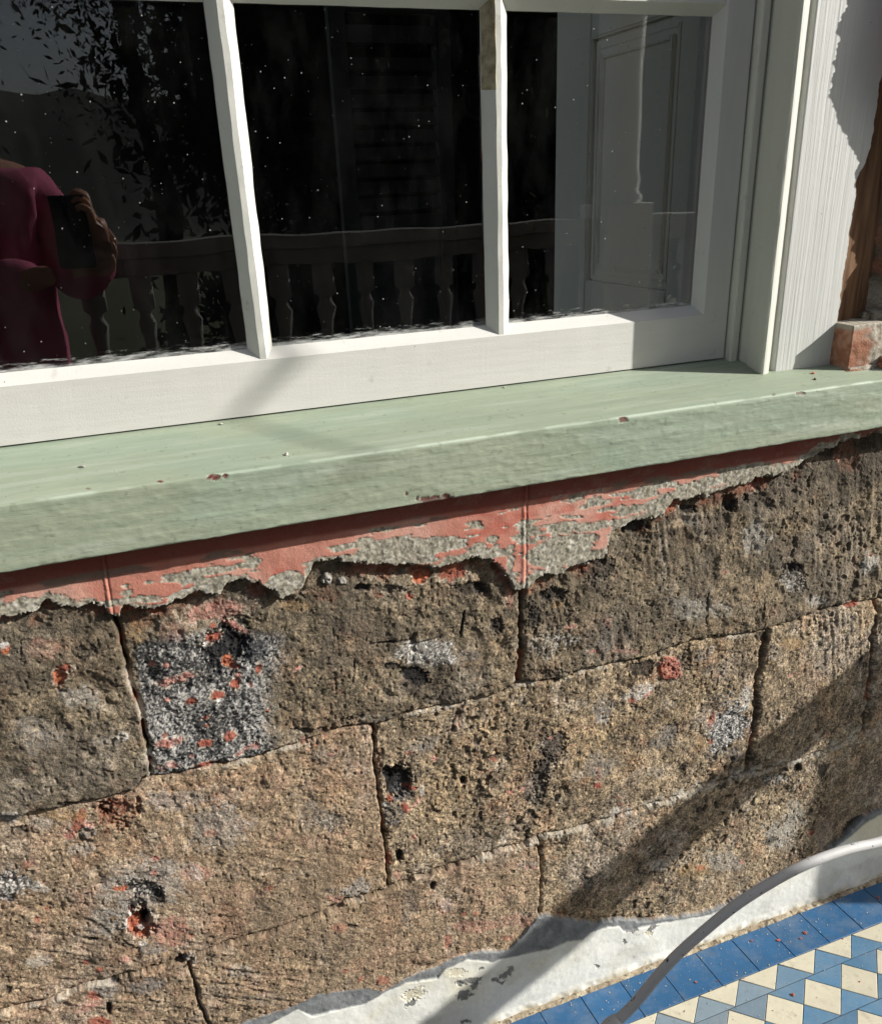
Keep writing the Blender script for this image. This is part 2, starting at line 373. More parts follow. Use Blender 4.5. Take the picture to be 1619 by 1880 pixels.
brown = np.isin(blk, (3, 7, 8)).astype(np.float32)
C = mixc(C, (.31, .215, .145), brown*.30)
C = mixc(C, (.50, .30, .23), sst(.56, .72, fbm(X, Z, 45, 3, 92))*(.03 + .16*brown))
C = mixc(C, (.17, .150, .108), (blk == 2).astype(np.float32)*.40 + (blk == 0)*.38 + (blk == 1)*.35)
C = mixc(C, (.11, .10, .085), (course == 0)*sst(.48, .62, fbm(X, Z, 16, 4, 93))*.45)

C *= np.where(course == 0, .88, 1.0)[..., None]*np.array((1.035, .975, .925), np.float32)
C = mixc(C, (.36, .25, .15), sst(.5, .8, fbm(X, Z, 4, 2, 64))*.35*(course > 0)); C = mixc(C, (.15, .125, .095), sst(.52, .8, fbm(X, Z, 5, 2, 68))*.4)
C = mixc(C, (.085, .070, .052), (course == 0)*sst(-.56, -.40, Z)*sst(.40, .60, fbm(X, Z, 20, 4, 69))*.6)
PAL = dict(black=(.022, .022, .024), grey=(.225, .21, .195), pale=(.44, .42, .38), white=(.62, .60, .56), dark=(.075, .062, .05),
           red=(.38, .115, .075), orange=(.56, .165, .075), pink=(.55, .27, .22), brownred=(.22, .085, .048), char=(.085, .09, .10), ochre=(.42, .26, .11))
def blob(cx, cy, rx, ry, kind, s=1.0, dep=0.0, rot=0.0, rag=.6, salt=None, edge=.3):
    R_ = max(rx, ry)*1.7 + 4
    c = on_y(cx, cy, 0); e = [on_y(cx + a, cy + b, 0) for a, b in ((R_, 0), (-R_, 0), (0, R_), (0, -R_))]
    x0 = min(p[0] for p in e); x1 = max(p[0] for p in e); z0 = min(p[2] for p in e); z1 = max(p[2] for p in e)
    i0, i1 = np.searchsorted(zs, [z0, z1]); j0, j1 = np.searchsorted(xs, [x0, x1])
    if i1 - i0 < 1 or j1 - j0 < 1: return
    sl_ = (slice(i0, i1), slice(j0, j1)); du = U[sl_] - cx; dw = V[sl_] - cy
    ca, sa = math.cos(rot), math.sin(rot); a = (du*ca + dw*sa)/rx; b = (-du*sa + dw*ca)/ry
    r = np.sqrt(a*a + b*b) + rag*(w1[sl_]*.8 + w2[sl_]*1.3 + w3[sl_]*.9)
    t = sst(1.0, 1.0 - edge, r)*s
    if salt is None and kind in ('grey', 'pale', 'white', 'dark', 'char', 'pink', 'brownred', 'ochre') and max(rx, ry) > 9: t = t*(.40 + .60*sst(.36, .62, fbm(X[sl_], Z[sl_], 300, 2, 89)))
    if salt is not None:
        sn = vnoise(X[sl_], Z[sl_], 470, 95)*.6 + vnoise(X[sl_], Z[sl_], 800, 96)*.4
        cc = np.array(PAL[kind], np.float32)*(1 - sst(.42, .68, sn)[..., None]) + np.array(PAL[salt], np.float32)*sst(.42, .68, sn)[..., None]
        C[sl_] = C[sl_]*(1 - t[..., None]) + cc*t[..., None]
    else: C[sl_] = mixc(C[sl_], PAL[kind], t)
    if kind in ('red', 'orange', 'pink') and max(rx, ry) > 5:
        ring = (sst(1.32, 1.12, r) - sst(1.05, .9, r)).clip(0, 1)*s*sst(.42, .55, vnoise(X[sl_], Z[sl_], 260, 94)); C[sl_] = mixc(C[sl_], (.52, .43, .33), ring*.75)
        inn = sst(.45, .65, fbm(X[sl_], Z[sl_], 150, 2, 91))*t; C[sl_] = mixc(C[sl_], (.24, .07, .045), inn*.55)
    if dep: H[sl_] -= t*dep
# block with the charcoal mortar patch
pc = (sst(236, 246, Uw - (V-1150)*.12) * sst(535, 478, Uw + w1*55 + w2*20) * sst(1148, 1172, Vw + w1*18 - np.clip((380-U)*.12, 0, 30)) * (blk == 1))
sn = vnoise(X, Z, 480, 95)*.55 + vnoise(X, Z, 800, 96)*.30 + vnoise(X, Z, 150, 98)*.15
cc = np.array((.046, .048, .052), np.float32)*(1 - sst(.40, .72, sn)[..., None]) + np.array((.40, .385, .36), np.float32)*sst(.40, .78, sn + .55*(fbm(X, Z, 16, 3, 99) - .45) + .10*sst(1220, 1380, V))[..., None]
C = C*(1 - pc[..., None]*.93) + cc*pc[..., None]*.93
H += pc*(.0015 + (vnoise(X, Z, 330, 97) - .5)*.0014)
B = blob
for a in [
 (412,1195,44,52,'black',.9,.004), (435,1165,30,32,'black',.85,.003), (393,1123,65,18,'pink',.75,-.001,-.15), (432,1152,32,7,'pink',.85,-.001,.5),
 (300,1175,10,14,'dark',.5), (320,1160,30,20,'pink',.3), (470,1190,25,30,'char',.5), (260,1140,26,20,'brownred',.45), (250,1165,20,20,'ochre',.4),
 (110,1243,14,20,'orange',.8,.003), (118,1226,16,8,'red',.9,.001), (12,1190,9,9,'orange',.8), (8,1182,10,7,'white',.8), (8,1130,18,10,'pink',.7), (38,1190,3,25,'dark',.9,.002),
 (290,1123,18,8,'red',.8,.003), (255,1120,22,5,'brownred',.8,.004), (100,1108,30,9,'brownred',.75,.005), (160,1190,22,14,'dark',.7,.003), (150,1280,40,22,'grey',.5,0,0,.8,'pale'),
 (190,1360,30,10,'grey',.5), (225,1352,12,8,'pale',.8,-.003), (60,1350,60,35,'grey',.6), (80,1190,40,25,'pink',.28), (110,1330,14,26,'dark',.7,.002), (40,1250,20,20,'dark',.4), (150,1375,30,14,'dark',.5,.003),
 (190,1420,30,10,'dark',.5,.003), (15,1500,28,14,'grey',.85,-.001,0,.6,'pale'), (130,1475,25,5,'black',.7,.003), (60,1455,30,14,'dark',.5,.002),
 (773,1052,24,12,'orange',1.0,.002), (768,1062,12,10,'orange',1.0,.003), (832,1048,30,20,'red',.85,.001), (707,1053,20,18,'brownred',.8,.003), (668,1043,14,12,'pink',.6), (600,1064,11,13,'pale',.9,-.006), (628,1066,9,8,'pale',.8,-.003),
 (753,1097,10,7,'red',.75), (698,1095,10,5,'red',.5), (650,1045,30,16,'brownred',.4), (600,1090,40,20,'brownred',.35), (547,1228,9,4,'pink',.9,0,-.4), (470,1085,18,14,'pink',.75,.001), (480,1082,28,16,'brownred',.5,.006),
 (767,1245,30,18,'black',.9,.004,.3), (720,1225,18,8,'black',.7,.003), (785,1200,55,25,'grey',.75,0,0,.9,'white'), (860,1083,30,14,'black',.7,.005), (885,1085,12,14,'black',.6,.004), (912,1148,12,18,'black',.7,.006), (850,1150,3,28,'black',.8,.005,.15),
 (668,1080,16,8,'black',.8,.006), (725,1082,20,10,'dark',.7,.004), (720,1180,50,2.5,'black',.7,.003,-.12), (780,1178,25,2,'black',.6,.003,-.25), (790,1270,55,26,'dark',.55,.002), (640,1150,60,40,'dark',.25), (870,1205,20,12,'grey',.5), (925,1055,16,14,'pink',.6), (935,1095,8,22,'pink',.55), (915,1042,12,10,'brownred',.8,.004), (545,1115,30,12,'ochre',.4),
 (650,1235,3,30,'dark',.7,.003,.1), (556,1310,3,32,'dark',.6,.002), (633,1290,3,28,'dark',.5,.002), (575,1345,40,6,'dark',.6,.005), (640,1325,28,8,'dark',.7,.005,-.3),
 (1005,1120,48,42,'dark',.75,.002), (1015,1090,30,14,'black',.7,.004), (980,1130,14,30,'black',.6,.003), (1007,1187,40,26,'black',.5,.002,0,.8,'pale'), (1040,1175,30,14,'dark',.5,.001,0,.6,'white'), (1045,1152,14,4,'pink',.8,0,-.4), (1025,1110,10,8,'ochre',.5), (1010,1235,34,10,'dark',.6,.003),
 (1340,922,18,20,'black',.8,.008), (1368,914,8,10,'dark',.9,.006), (1385,893,8,14,'pink',.8,-.001,.6), (1395,880,30,8,'brownred',.8,.003), (1412,928,12,12,'black',.6,.004), (1230,933,20,9,'red',.85,.002,-.5), (1243,922,9,7,'red',.8), (1262,935,16,10,'black',.7,.005),
 (1165,965,32,14,'black',.85,.005), (1185,985,26,14,'dark',.7,.003), (1095,1042,32,28,'black',.65,.003), (1100,1075,30,30,'dark',.5), (1265,955,20,14,'pale',.5,0,0,.8), (1300,965,50,20,'dark',.45,.002), (1390,985,30,34,'grey',.6,0,0,.9,'pale'), (1290,905,24,8,'brownred',.6,.003),
 (1455,1062,24,30,'dark',.75,.004,0,.7,'pale'), (1452,1075,10,10,'white',.5,0,0,.8), (1460,1040,14,10,'black',.8,.004), (1600,1035,18,26,'pale',.75,0,.3), (1602,1020,5,4,'red',.9), (1600,1060,8,10,'dark',.6,.002), (1560,845,26,24,'brownred',.5,.001), (1538,842,6,7,'red',.8), (1590,815,22,12,'dark',.7,.004), (1510,830,40,10,'black',.6,.004),
 (1267,1118,45,22,'pale',.42), (1235,1100,22,12,'grey',.5), (1320,1120,25,16,'pale',.35), (1200,1050,3,30,'dark',.4,.002), (1110,1180,18,26,'grey',.5,0,0,.6,'dark'), (1115,1140,8,10,'pink',.4), (1500,1105,22,12,'pale',.6), (1567,1110,14,4,'red',.95,-.001,-.35), (1298,1120,3,40,'dark',.7,.003), (1240,980,55,14,'dark',.35),
 (1330,1050,10,3,'pink',.5), (1480,980,60,2,'dark',.4,.001), (1400,1120,3,26,'dark',.6,.003,.1), (1090,1195,14,5,'pink',.6), (1150,1195,24,5,'pink',.4),
 (1230,1226,23,27,'red',1.0,-.003), (1237,1222,15,19,'pink',.75,.003), (1228,1222,3,4,'black',.9,.003), (1238,1230,3,3,'brownred',.9,.003), (1212,1235,6,14,'orange',.6), (1180,1230,30,18,'black',.75,.003), (1293,1208,20,14,'char',.85,.002), (1262,1215,12,22,'dark',.7,.003), (1310,1195,10,10,'pale',.5),
 (1177,1272,30,16,'white',.7,0,-.5,.9), (1192,1277,14,3,'pink',.8,0,-.4), (1162,1288,7,6,'red',.8), (1175,1305,18,8,'dark',.7,.003,.4), (1107,1307,20,30,'grey',.85,0,.2), (1112,1325,12,10,'pale',.6), (1232,1345,24,16,'grey',.8,.002,-.5,.8,'dark'), (1215,1365,24,14,'grey',.6,0,0,.8,'dark'),
 (1338,1335,34,58,'char',.85,-.0005,.55,.7,'white'), (1372,1280,10,26,'grey',.7,0,.2,.7,'white'), (1350,1385,18,14,'char',.7), (1310,1325,5,14,'red',.6,0,.5), (1308,1365,6,5,'red',.7), (1290,1365,16,16,'ochre',.5), (1400,1170,12,12,'black',.7,.003), (1420,1195,14,22,'dark',.5,0,0,.7,'pale'),
 (1453,1240,14,3,'pink',.7,0,-.3), (1455,1180,26,16,'ochre',.5), (1490,1250,30,30,'brownred',.25), (1100,1407,26,26,'grey',.7), (1098,1443,8,6,'red',.8), (1100,1425,3,18,'pink',.6), (1423,1432,36,10,'black',.7,.003,-.15,.8,'pale'), (1467,1412,9,10,'black',.9,.006), (1512,1417,12,14,'black',.75,.003), (1440,1415,10,5,'black',.7,.004), (1535,1385,14,6,'ochre',.8),
 (1357,1522,28,26,'dark',.45,.001), (1357,1504,24,5,'dark',.7,.001), (1433,1535,30,30,'pale',.65,0,0,.8), (1415,1547,16,6,'black',.6,.002,-.4), (1460,1500,24,30,'pale',.5,0,0,.9), (1493,1533,5,5,'red',.9), (1530,1552,12,10,'dark',.8), (1560,1527,40,9,'black',.75,.002,-1.0), (1480,1570,16,6,'black',.6,.002,-.8), (1515,1540,16,40,'grey',.55),
 (1197,1492,17,16,'dark',.75,.001), (1287,1485,14,12,'dark',.7,.001), (1132,1490,9,8,'white',.5), (1140,1478,4,3,'red',.8), (1137,1466,3,3,'red',.8), (1213,1592,22,12,'pale',.6), (1270,1600,40,14,'ochre',.55), (1285,1595,10,6,'orange',.4), (1335,1585,30,22,'grey',.5,0,0,.9,'pale'), (1365,1585,5,4,'pink',.8), (1365,1620,20,8,'dark',.5),
 (1307,1573,16,16,'pale',.4), (1175,1510,3,14,'dark',.5), (1420,1480,60,2,'dark',.4,.001), (1190,1540,60,26,'dark',.3), (1480,1290,20,60,'grey',.25),
 (995,1425,16,42,'black',.75,.004,.25,.9), (1020,1375,28,26,'black',.65,.003,.3,.9,'grey'), (975,1450,26,26,'grey',.55,0,0,.8,'dark'), (1000,1480,24,14,'dark',.6,.002), (1010,1400,50,55,'dark',.30), (940,1457,8,5,'pink',.9,0,.2), (962,1452,6,5,'pink',.9,0,-.4), (958,1433,4,5,'pink',.9), (1013,1358,4,4,'pink',.9),
 (1097,1443,6,6,'red',.7), (853,1437,7,9,'black',.85,.005), (870,1430,3,3,'black',.5), (800,1397,5,5,'pink',.9), (790,1370,24,16,'grey',.7,0,-.5), (910,1398,8,4,'red',.5), (755,1387,10,4,'red',.4), (1000,1360,7,7,'dark',.5,.001),
 (732,1438,28,30,'black',.95,.007), (715,1425,14,14,'black',.8,.005), (742,1462,20,20,'char',.85,.003), (757,1452,12,5,'red',.9), (717,1472,6,6,'red',.95), (712,1483,10,5,'white',.95), (747,1487,7,12,'red',.95,0,-.4), (765,1480,20,4,'pink',.6,0,-.7), (778,1455,5,12,'white',.6), (722,1500,24,24,'char',.8,.002), (700,1400,8,30,'brownred',.5,.004),
 (760,1542,10,5,'pink',.9,0,-.7), (734,1575,8,14,'black',.95,.006), (715,1580,6,18,'red',.7), (732,1610,8,10,'pink',.7,0,-.5), (745,1545,12,24,'dark',.4), (793,1625,6,9,'black',.85,.005), (940,1600,5,4,'dark',.8,.002), (918,1612,5,4,'dark',.6,.002), (936,1505,4,4,'pink',.6),
 (970,1588,22,10,'grey',.65), (975,1592,14,4,'pink',.6), (813,1667,18,20,'pink',.4), (818,1660,14,18,'pale',.45), (935,1647,16,14,'dark',.5), (850,1677,5,4,'red',.7), (872,1675,4,3,'red',.7), (820,1728,9,14,'red',.55,.001), (880,1700,50,14,'pink',.4), (940,1690,40,14,'pink',.3), (650,1633,36,18,'grey',.65,-.001,-.3,.8,'pale'), (620,1652,22,8,'pink',.5),
 (1068,1638,30,26,'dark',.6,.001,0,.9), (1080,1625,14,14,'black',.4), (645,1697,8,4,'black',.7,.003), (690,1700,30,40,'brownred',.2), (930,1722,14,5,'red',.4), (632,1780,6,6,'red',.6), (700,1795,14,8,'red',.5), (660,1795,6,5,'red',.5), (620,1700,18,8,'red',.3), (795,1690,3,20,'dark',.5,.001), (750,1660,18,40,'grey',.3),
 (215,1492,46,30,'brownred',.85,.004), (190,1487,18,14,'brownred',.9,.008), (225,1475,30,12,'red',.3), (255,1480,8,20,'brownred',.9,.004), (145,1512,14,26,'red',.75,-.001,.5), (127,1538,12,10,'pink',.85), (160,1530,16,16,'grey',.9,-.003), (165,1515,14,6,'pink',.6), (150,1560,30,14,'pale',.5), (115,1500,60,12,'ochre',.5), (195,1530,8,14,'brownred',.7),
 (320,1470,70,22,'grey',.45,0,0,.8,'pale'), (400,1520,60,50,'grey',.5,0,0,.8,'pale'), (385,1530,14,9,'orange',.25), (395,1541,4,16,'dark',.4), (35,1530,20,10,'dark',.8,.003), (80,1515,26,14,'pale',.35),
 (20,1630,34,30,'char',.75,.001,0,.9,'white'), (72,1632,20,12,'pale',.85,-.001,.3), (50,1590,8,8,'orange',.3), (60,1585,14,10,'pink',.35), (105,1575,16,8,'dark',.5,.003,.8), (88,1671,6,5,'red',.5), (68,1690,8,6,'red',.5),
 (265,1640,85,70,'grey',.55,0,-.4,.8,'pale'), (215,1690,60,34,'grey',.55,0,0,.8,'pale'), (268,1632,40,16,'black',.85,.004,.2,.9,'pale'), (252,1660,18,14,'black',.8,.003), (290,1650,20,14,'black',.7,.003), (220,1632,14,5,'orange',.85), (240,1612,20,10,'pale',.6), (275,1605,30,8,'dark',.6,.002), (287,1576,9,5,'pink',.8), (283,1602,6,6,'pink',.7),
 (257,1697,30,34,'red',1.0,.006), (255,1702,25,28,'orange',.45,.002), (268,1688,11,18,'black',.97,.012), (252,1680,12,10,'brownred',.9,.004), (240,1680,6,6,'white',.7,-.003), (258,1708,9,7,'white',.75,-.004), (230,1695,5,12,'white',.8,-.002), (207,1685,14,6,'ochre',.7), (262,1733,12,7,'white',.7,-.002), (310,1708,40,30,'pink',.65), (280,1742,24,12,'grey',.8),
 (180,1700,26,6,'black',.5,.002,.5), (175,1725,12,4,'black',.8,.004), (225,1735,24,8,'dark',.7,.003,.4), (240,1720,14,8,'dark',.6,.003), (360,1602,34,18,'pink',.45), (360,1605,16,14,'pale',.6), (330,1590,30,14,'pale',.35), (200,1850,7,18,'black',.85,.006), (185,1872,26,10,'red',.85), (170,1827,14,9,'red',.75,.001), (165,1845,28,8,'pink',.6,0,-.4),
 (195,1815,24,14,'grey',.7), (213,1800,8,6,'black',.85,.004), (270,1808,36,16,'grey',.75,0,-.2), (275,1835,20,4,'dark',.6,.002,.3), (330,1760,14,8,'black',.9,.005,-.5), (348,1756,14,8,'grey',1.0,-.006,-.3), (70,1770,26,14,'pale',.6), (230,1763,10,8,'pink',.75), (183,1783,8,5,'red',.8), (157,1773,7,5,'red',.7), (15,1820,8,8,'dark',.6,.003),
 (420,1690,40,36,'brownred',.3), (495,1632,9,6,'red',.4), (352,1716,6,5,'red',.6), (120,1690,60,30,'ochre',.2), (400,1870,70,14,'dark',.2), (440,1780,30,14,'pale',.4), (480,1830,50,14,'grey',.3), (605,1515,32,22,'dark',.55,.002,0,.9,'pale'), (590,1500,24,18,'grey',.4), (575,1480,10,12,'grey',.5,0,.7), (635,1532,4,4,'pink',.8), (620,1470,40,30,'ochre',.25), (560,1350,3,3,'dark',.5), (595,1390,26,16,'grey',.35,0,0,.8,'dark'), (608,1388,5,6,'pink',.6), (560,1362,12,7,'pink',.4,0,-.3), (580,1370,4,4,'red',.6), (535,1372,7,3,'red',.8),
 (640,1440,60,30,'ochre',.2),
 # flakes of old red paint on the charcoal patch
 (388,1173,20,11,'red',1,.001,-.4), (378,1184,10,7,'white',.9), (390,1150,8,7,'red',.7), (420,1216,11,14,'orange',.85,.001,-.6), (434,1225,12,5,'red',.7,.001,.2), (433,1256,14,10,'red',1,.001,-.3), (438,1243,7,8,'pink',.8), (475,1230,7,14,'red',.9,0,.3), (460,1258,5,6,'pink',.7), (400,1277,16,9,'red',1,0,-.2), (403,1286,12,4,'white',.8),
 (353,1287,10,6,'red',.95,0,-.3), (332,1246,30,7,'pink',1,-.001,-.25), (303,1258,10,7,'pink',.95), (307,1287,7,4,'pink',.9), (312,1364,26,9,'pink',1,-.001,-.15), (303,1352,6,6,'red',.7), (377,1366,15,7,'red',1,-.001,-.2), (423,1354,13,9,'red',.9,0,-.3), (417,1368,5,4,'white',.7), (377,1406,20,6,'red',.95,0,-.15), (378,1319,9,4,'red',.9,0,-.5), (380,1334,6,3,'red',.7),
 (280,1222,6,5,'pink',.9), (305,1223,6,5,'pink',.9), (453,1375,24,4,'pink',.9,0,-.55), (490,1305,6,5,'red',.8), (405,1257,6,4,'white',.9), (393,1256,6,6,'white',.7), (450,1270,5,4,'white',.8), (356,1270,5,5,'white',.8), (405,1389,6,4,'white',.7), (318,1408,14,5,'pink',.7), (353,1390,5,4,'pink',.7), (470,1372,8,4,'pink',.6,0,-.2), (442,1360,5,4,'white',.6), (295,1415,12,7,'brownred',.8), (270,1340,6,40,'dark',.4),
]: B(*a)

L_ = np.clip(C @ np.array((.3, .6, .1), np.float32), .01, 1)[..., None]; C = (C*.96 + L_*.04)*.93*(L_/.22)**.18
H += (course > 0)*(-np.clip(fbm(X, Z, 26, 3, 35) - .57, 0, 1)*.012)
# joints
wob = .5 + 1.0*fbm(X, Z, 35, 2, 110)
gh = sst(1, 0, dh/(2.6*wob)); gh2 = sst(1, 0, dh/(8*wob))
wv = np.where(course == 0, 5.4, np.where(course == 1, 3.9, 3.4))*wob*(.6 + .8*fbm(X, Z, 60, 2, 112))
vfade = np.where((course == 0), .75, np.where(np.abs(dC) < 30, .60, .38))
side = np.where(course == 0, np.where(np.abs(dA) < np.abs(dB), dA, dB), np.where(course == 1, np.where(np.abs(dC) < 60, dC, np.where(np.abs(dD) < 60, dD, dE)), np.where(np.abs(dF) < 60, dF, dG)))
gv = sst(1, .25, np.abs(side - 2)/wv); gv2 = sst(1, 0, np.abs(side - 3)/(wv*2.2))
H -= gh*(.0050 + .0022*(course > 0)) + gh2*.002 + gv*.012*vfade + gv2*.003
lf = np.maximum(sst(.40, .62, fbm(X, Z, 8, 2, 120)), .85*sst(1080, 1160, U)*(np.abs(dJ2) < 14))
lm = sst(7, 1.5, np.abs(np.where(np.abs(dJ1) < np.abs(dJ2), dJ1, dJ2) - 4))*lf
lm = lm*sst(.42, .58, fbm(X, Z, 70, 3, 121)); C = mixc(C, (.42, .38, .31), lm*.75); H += lm*.0006
rs = sst(16, 2, np.abs(dJ2))*sst(1060, 1150, U)*sst(.42, .62, fbm(X, Z, 50, 3, 126)); C = mixc(C, (.50, .47, .41), rs*.7)
C = mixc(C, (.06, .042, .03), gv*.75); C = mixc(C, (.12, .09, .06), gh*.55*(1 - lf))
C = mixc(C, (.40, .13, .07), gv*sst(.6, .7, fbm(X, Z, 40, 2, 122))*.7)
C = mixc(C, (.38, .36, .31), gv2*(course == 0)*(blk < 2)*sst(.48, .60, fbm(X, Z, 55, 2, 124))*sst(1210, 1260, V)*.9)
H += gv*(course == 0)*(blk < 2)*sst(.48, .60, fbm(X, Z, 55, 2, 124))*sst(1210, 1260, V)*.009
lab = np.where((gv > .45) | (gh > .5), 10, blk)

# render coat: pink paint over grey cement, broken along its lower edge
RB = [(-200,1140),(0,1130),(17,1128),(67,1117),(90,1098),(140,1110),(167,1100),(190,1108),(198,1126),(217,1127),(222,1110),(247,1110),(280,1117),(320,1097),(360,1083),(405,1087),(418,1070),(447,1060),(473,1066),(500,1082),(515,1094),(545,1086),(560,1060),(575,1030),(617,1023),(647,1030),(740,1030),(800,1040),(860,1017),(890,1022),(905,1030),(925,1055),(946,1078),(962,1076),(987,1053),(1033,1050),(1042,1037),(1080,1030),(1107,1017),(1116,977),(1147,957),(1213,940),(1230,917),(1280,910),(1320,900),(1380,877),(1433,867),(1463,850),(1513,820),(1547,803),(1800,760)]
dR = pl(RB, U + w1*8 + w3*5) + w2*17 + w3*7 - V          # >0 inside the coat
inR = dR > 0
rm = sst(-.8, 2.2, dR)
P_ = sst(.0, 1.0, (dR - 9 - w1*30 - w2*10)/4)              # where paint survives above the broken rim
grey_el = [(370,1045,62,9,-.12),(205,1100,70,7,-.15),(60,1108,60,12,-.1),(745,1003,105,19,-.12),(640,1022,45,10,-.1),(520,1065,38,24,-.1),(575,1058,20,26,0),(400,1070,50,12,-.1),(700,968,28,5,-.15),(1020,1008,62,26,-.2),(1035,965,26,12,-.1),(1078,962,62,9,-.12),(1060,985,34,10,-.1),(1160,932,46,8,-.2),(1000,1060,40,24,-.3),(1300,882,70,9,-.22),(1400,862,70,8,-.22),(1215,916,40,8,-.2),(895,985,14,8,0),(875,1010,14,20,0),(1140,905,24,3,-.15),(930,1030,8,18,0),(1115,930,30,4,-.15),(1250,900,50,7,-.2),(1175,905,14,3,-.1),(930,1000,10,6,0)]
gm = np.zeros_like(U)
Us = U + w1*14 + w2*10; Vs = V + w1*6 + w2*6 + w3*3
for cx, cy, rx, ry, ro in grey_el:
    ca, sa = math.cos(ro), math.sin(ro); a = ((Us-cx)*ca + (Vs-cy)*sa)/rx; b = (-(Us-cx)*sa + (Vs-cy)*ca)/ry
    gm = np.maximum(gm, sst(1.12, .92, a*a + b*b))
str_ = fbm(X*.32 + Z*.05, Z, 85, 3, 130)
gm = np.maximum(gm, (1 - .9*sst(-.379, -.374, Z))*sst(.585, .61, str_ + .10*sst(500, 1000, U) - .10*sst(24, 60, dR)))
paint = P_*(1 - gm)
HR = .0095 + (fbm(X, Z, 30, 3, 140) - .5)*.002 + (fbm(X, Z, 220, 2, 143) - .5)*.0017*(1 - paint) + paint*.0007 + (fbm(X, Z, 90, 2, 146) - .5)*.0006
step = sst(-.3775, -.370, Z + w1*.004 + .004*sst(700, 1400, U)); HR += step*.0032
# ruled false joints in the coat
for VV in (VA, VB):
    d = U - plx(VV, V) + w3*2; HR += sst(6, 0, np.abs(d))*.0012; HR -= sst(4, 0, np.abs(d - 4))*.0014
CR = np.zeros_like(C); CR[:] = (.31, .285, .225); CR = mixc(CR, (.46, .44, .38), sst(.45, .75, fbm(X, Z, 120, 3, 150))*.7); CR = CR*(.72 + .56*sst(.25, .75, fbm(X, Z, 430, 2, 151)))[..., None]; CR = mixc(CR, (.12, .11, .085), sst(.58, .75, fbm(X, Z, 190, 2, 153))*.7)
pk = np.zeros_like(C); pk[:] = (.45, .19, .14); pk = mixc(pk, (.54, .30, .235), sst(.35, .7, fbm(X, Z, 14, 3, 155))); pk = mixc(pk, (.40, .10, .07), sst(.5, .75, fbm(X*.5, Z, 60, 3, 158))*.6)
pk = mixc(pk, (.215, .062, .046), step*.92); gstep = step  # darker red band under the sill; also deepens the sill shadow in colour
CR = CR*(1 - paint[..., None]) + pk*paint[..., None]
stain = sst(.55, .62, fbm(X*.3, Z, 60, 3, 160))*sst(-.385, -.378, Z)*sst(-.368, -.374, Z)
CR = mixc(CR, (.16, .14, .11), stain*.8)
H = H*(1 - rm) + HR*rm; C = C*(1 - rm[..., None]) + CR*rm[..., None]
# rubbly recess just under the coat
und = sst(0, -4, dR)*sst(-34, -8, dR); H -= und*.004*sst(.40, .62, fbm(X, Z, 26, 2, 163)); C = mixc(C, (.30, .10, .055), und*sst(.46, .66, fbm(X, Z, 30, 3, 165))*.65)
C = mixc(C, (.07, .055, .042), und*sst(.5, .66, fbm(X, Z, 34, 3, 168))*.6)
lab = np.where(inR, 11, lab)

# skirting
SB = [(-200,2100),(300,1925),(540,1840),(575,1822),(675,1810),(700,1815),(750,1790),(807,1768),(840,1750),(887,1743),(933,1740),(986,1680),(1000,1677),(1048,1684),(1083,1692),(1135,1684),(1179,1689),(1233,1682),(1300,1672),(1335,1656),(1400,1616),(1450,1596),(1510,1560),(1550,1530),(1580,1498),(1619,1482),(1800,1420)]
SW = [(-200,2130),(300,1945),(490,1877),(545,1847),(570,1860),(617,1848),(667,1838),(710,1814),(743,1800),(800,1790),(812,1776),(853,1757),(900,1761),(925,1754),(1004,1739),(1038,1724),(1065,1721),(1078,1709),(1110,1698),(1133,1696),(1140,1705),(1152,1704),(1167,1699),(1196,1693),(1300,1676),(1335,1660),(1400,1620),(1450,1600),(1515,1563),(1553,1534),(1585,1506),(1619,1488),(1800,1428)]
dS = V + w2*5 + w1*4 - pl(SB, U); dW = V + w2*3 - pl(SW, U)
H = H*(1 - sst(-1, 2.5, dS)) + (.0060 + (fbm(X, Z, 80, 3, 170) - .5)*.0024)*sst(-1, 2.5, dS)
C = C*(1 - sst(-1, 2, dS)[..., None]) + (np.array((.19, .20, .205), np.float32) + (fbm(X, Z, 60, 3, 172)[..., None] - .5)*.16)*sst(-1, 2, dS)[..., None]
ws = sst(-1.2, 2.4, dW)
base_d = sst(-1.308, -1.326, Z + w1*.006)
HS = .0072 + (fbm(X, Z, 12, 3, 175) - .5)*.006 + (fbm(X, Z, 120, 2, 178) - .5)*.0006 + base_d*.004*(fbm(X, Z, 60, 2, 179))
CS = np.zeros_like(C); CS[:] = (.72, .72, .675); CS = mixc(CS, (.62, .585, .46), sst(.40, .62, fbm(X, Z, 10, 3, 180))*sst(-1.27, -1.2, Z)); CS = mixc(CS, (.50, .48, .40), sst(.5, .8, fbm(X*.6, Z, 24, 4, 183))*.5)
CS = mixc(CS, (.46, .41, .29), base_d*sst(.4, .6, fbm(X, Z, 50, 3, 186))*.8)
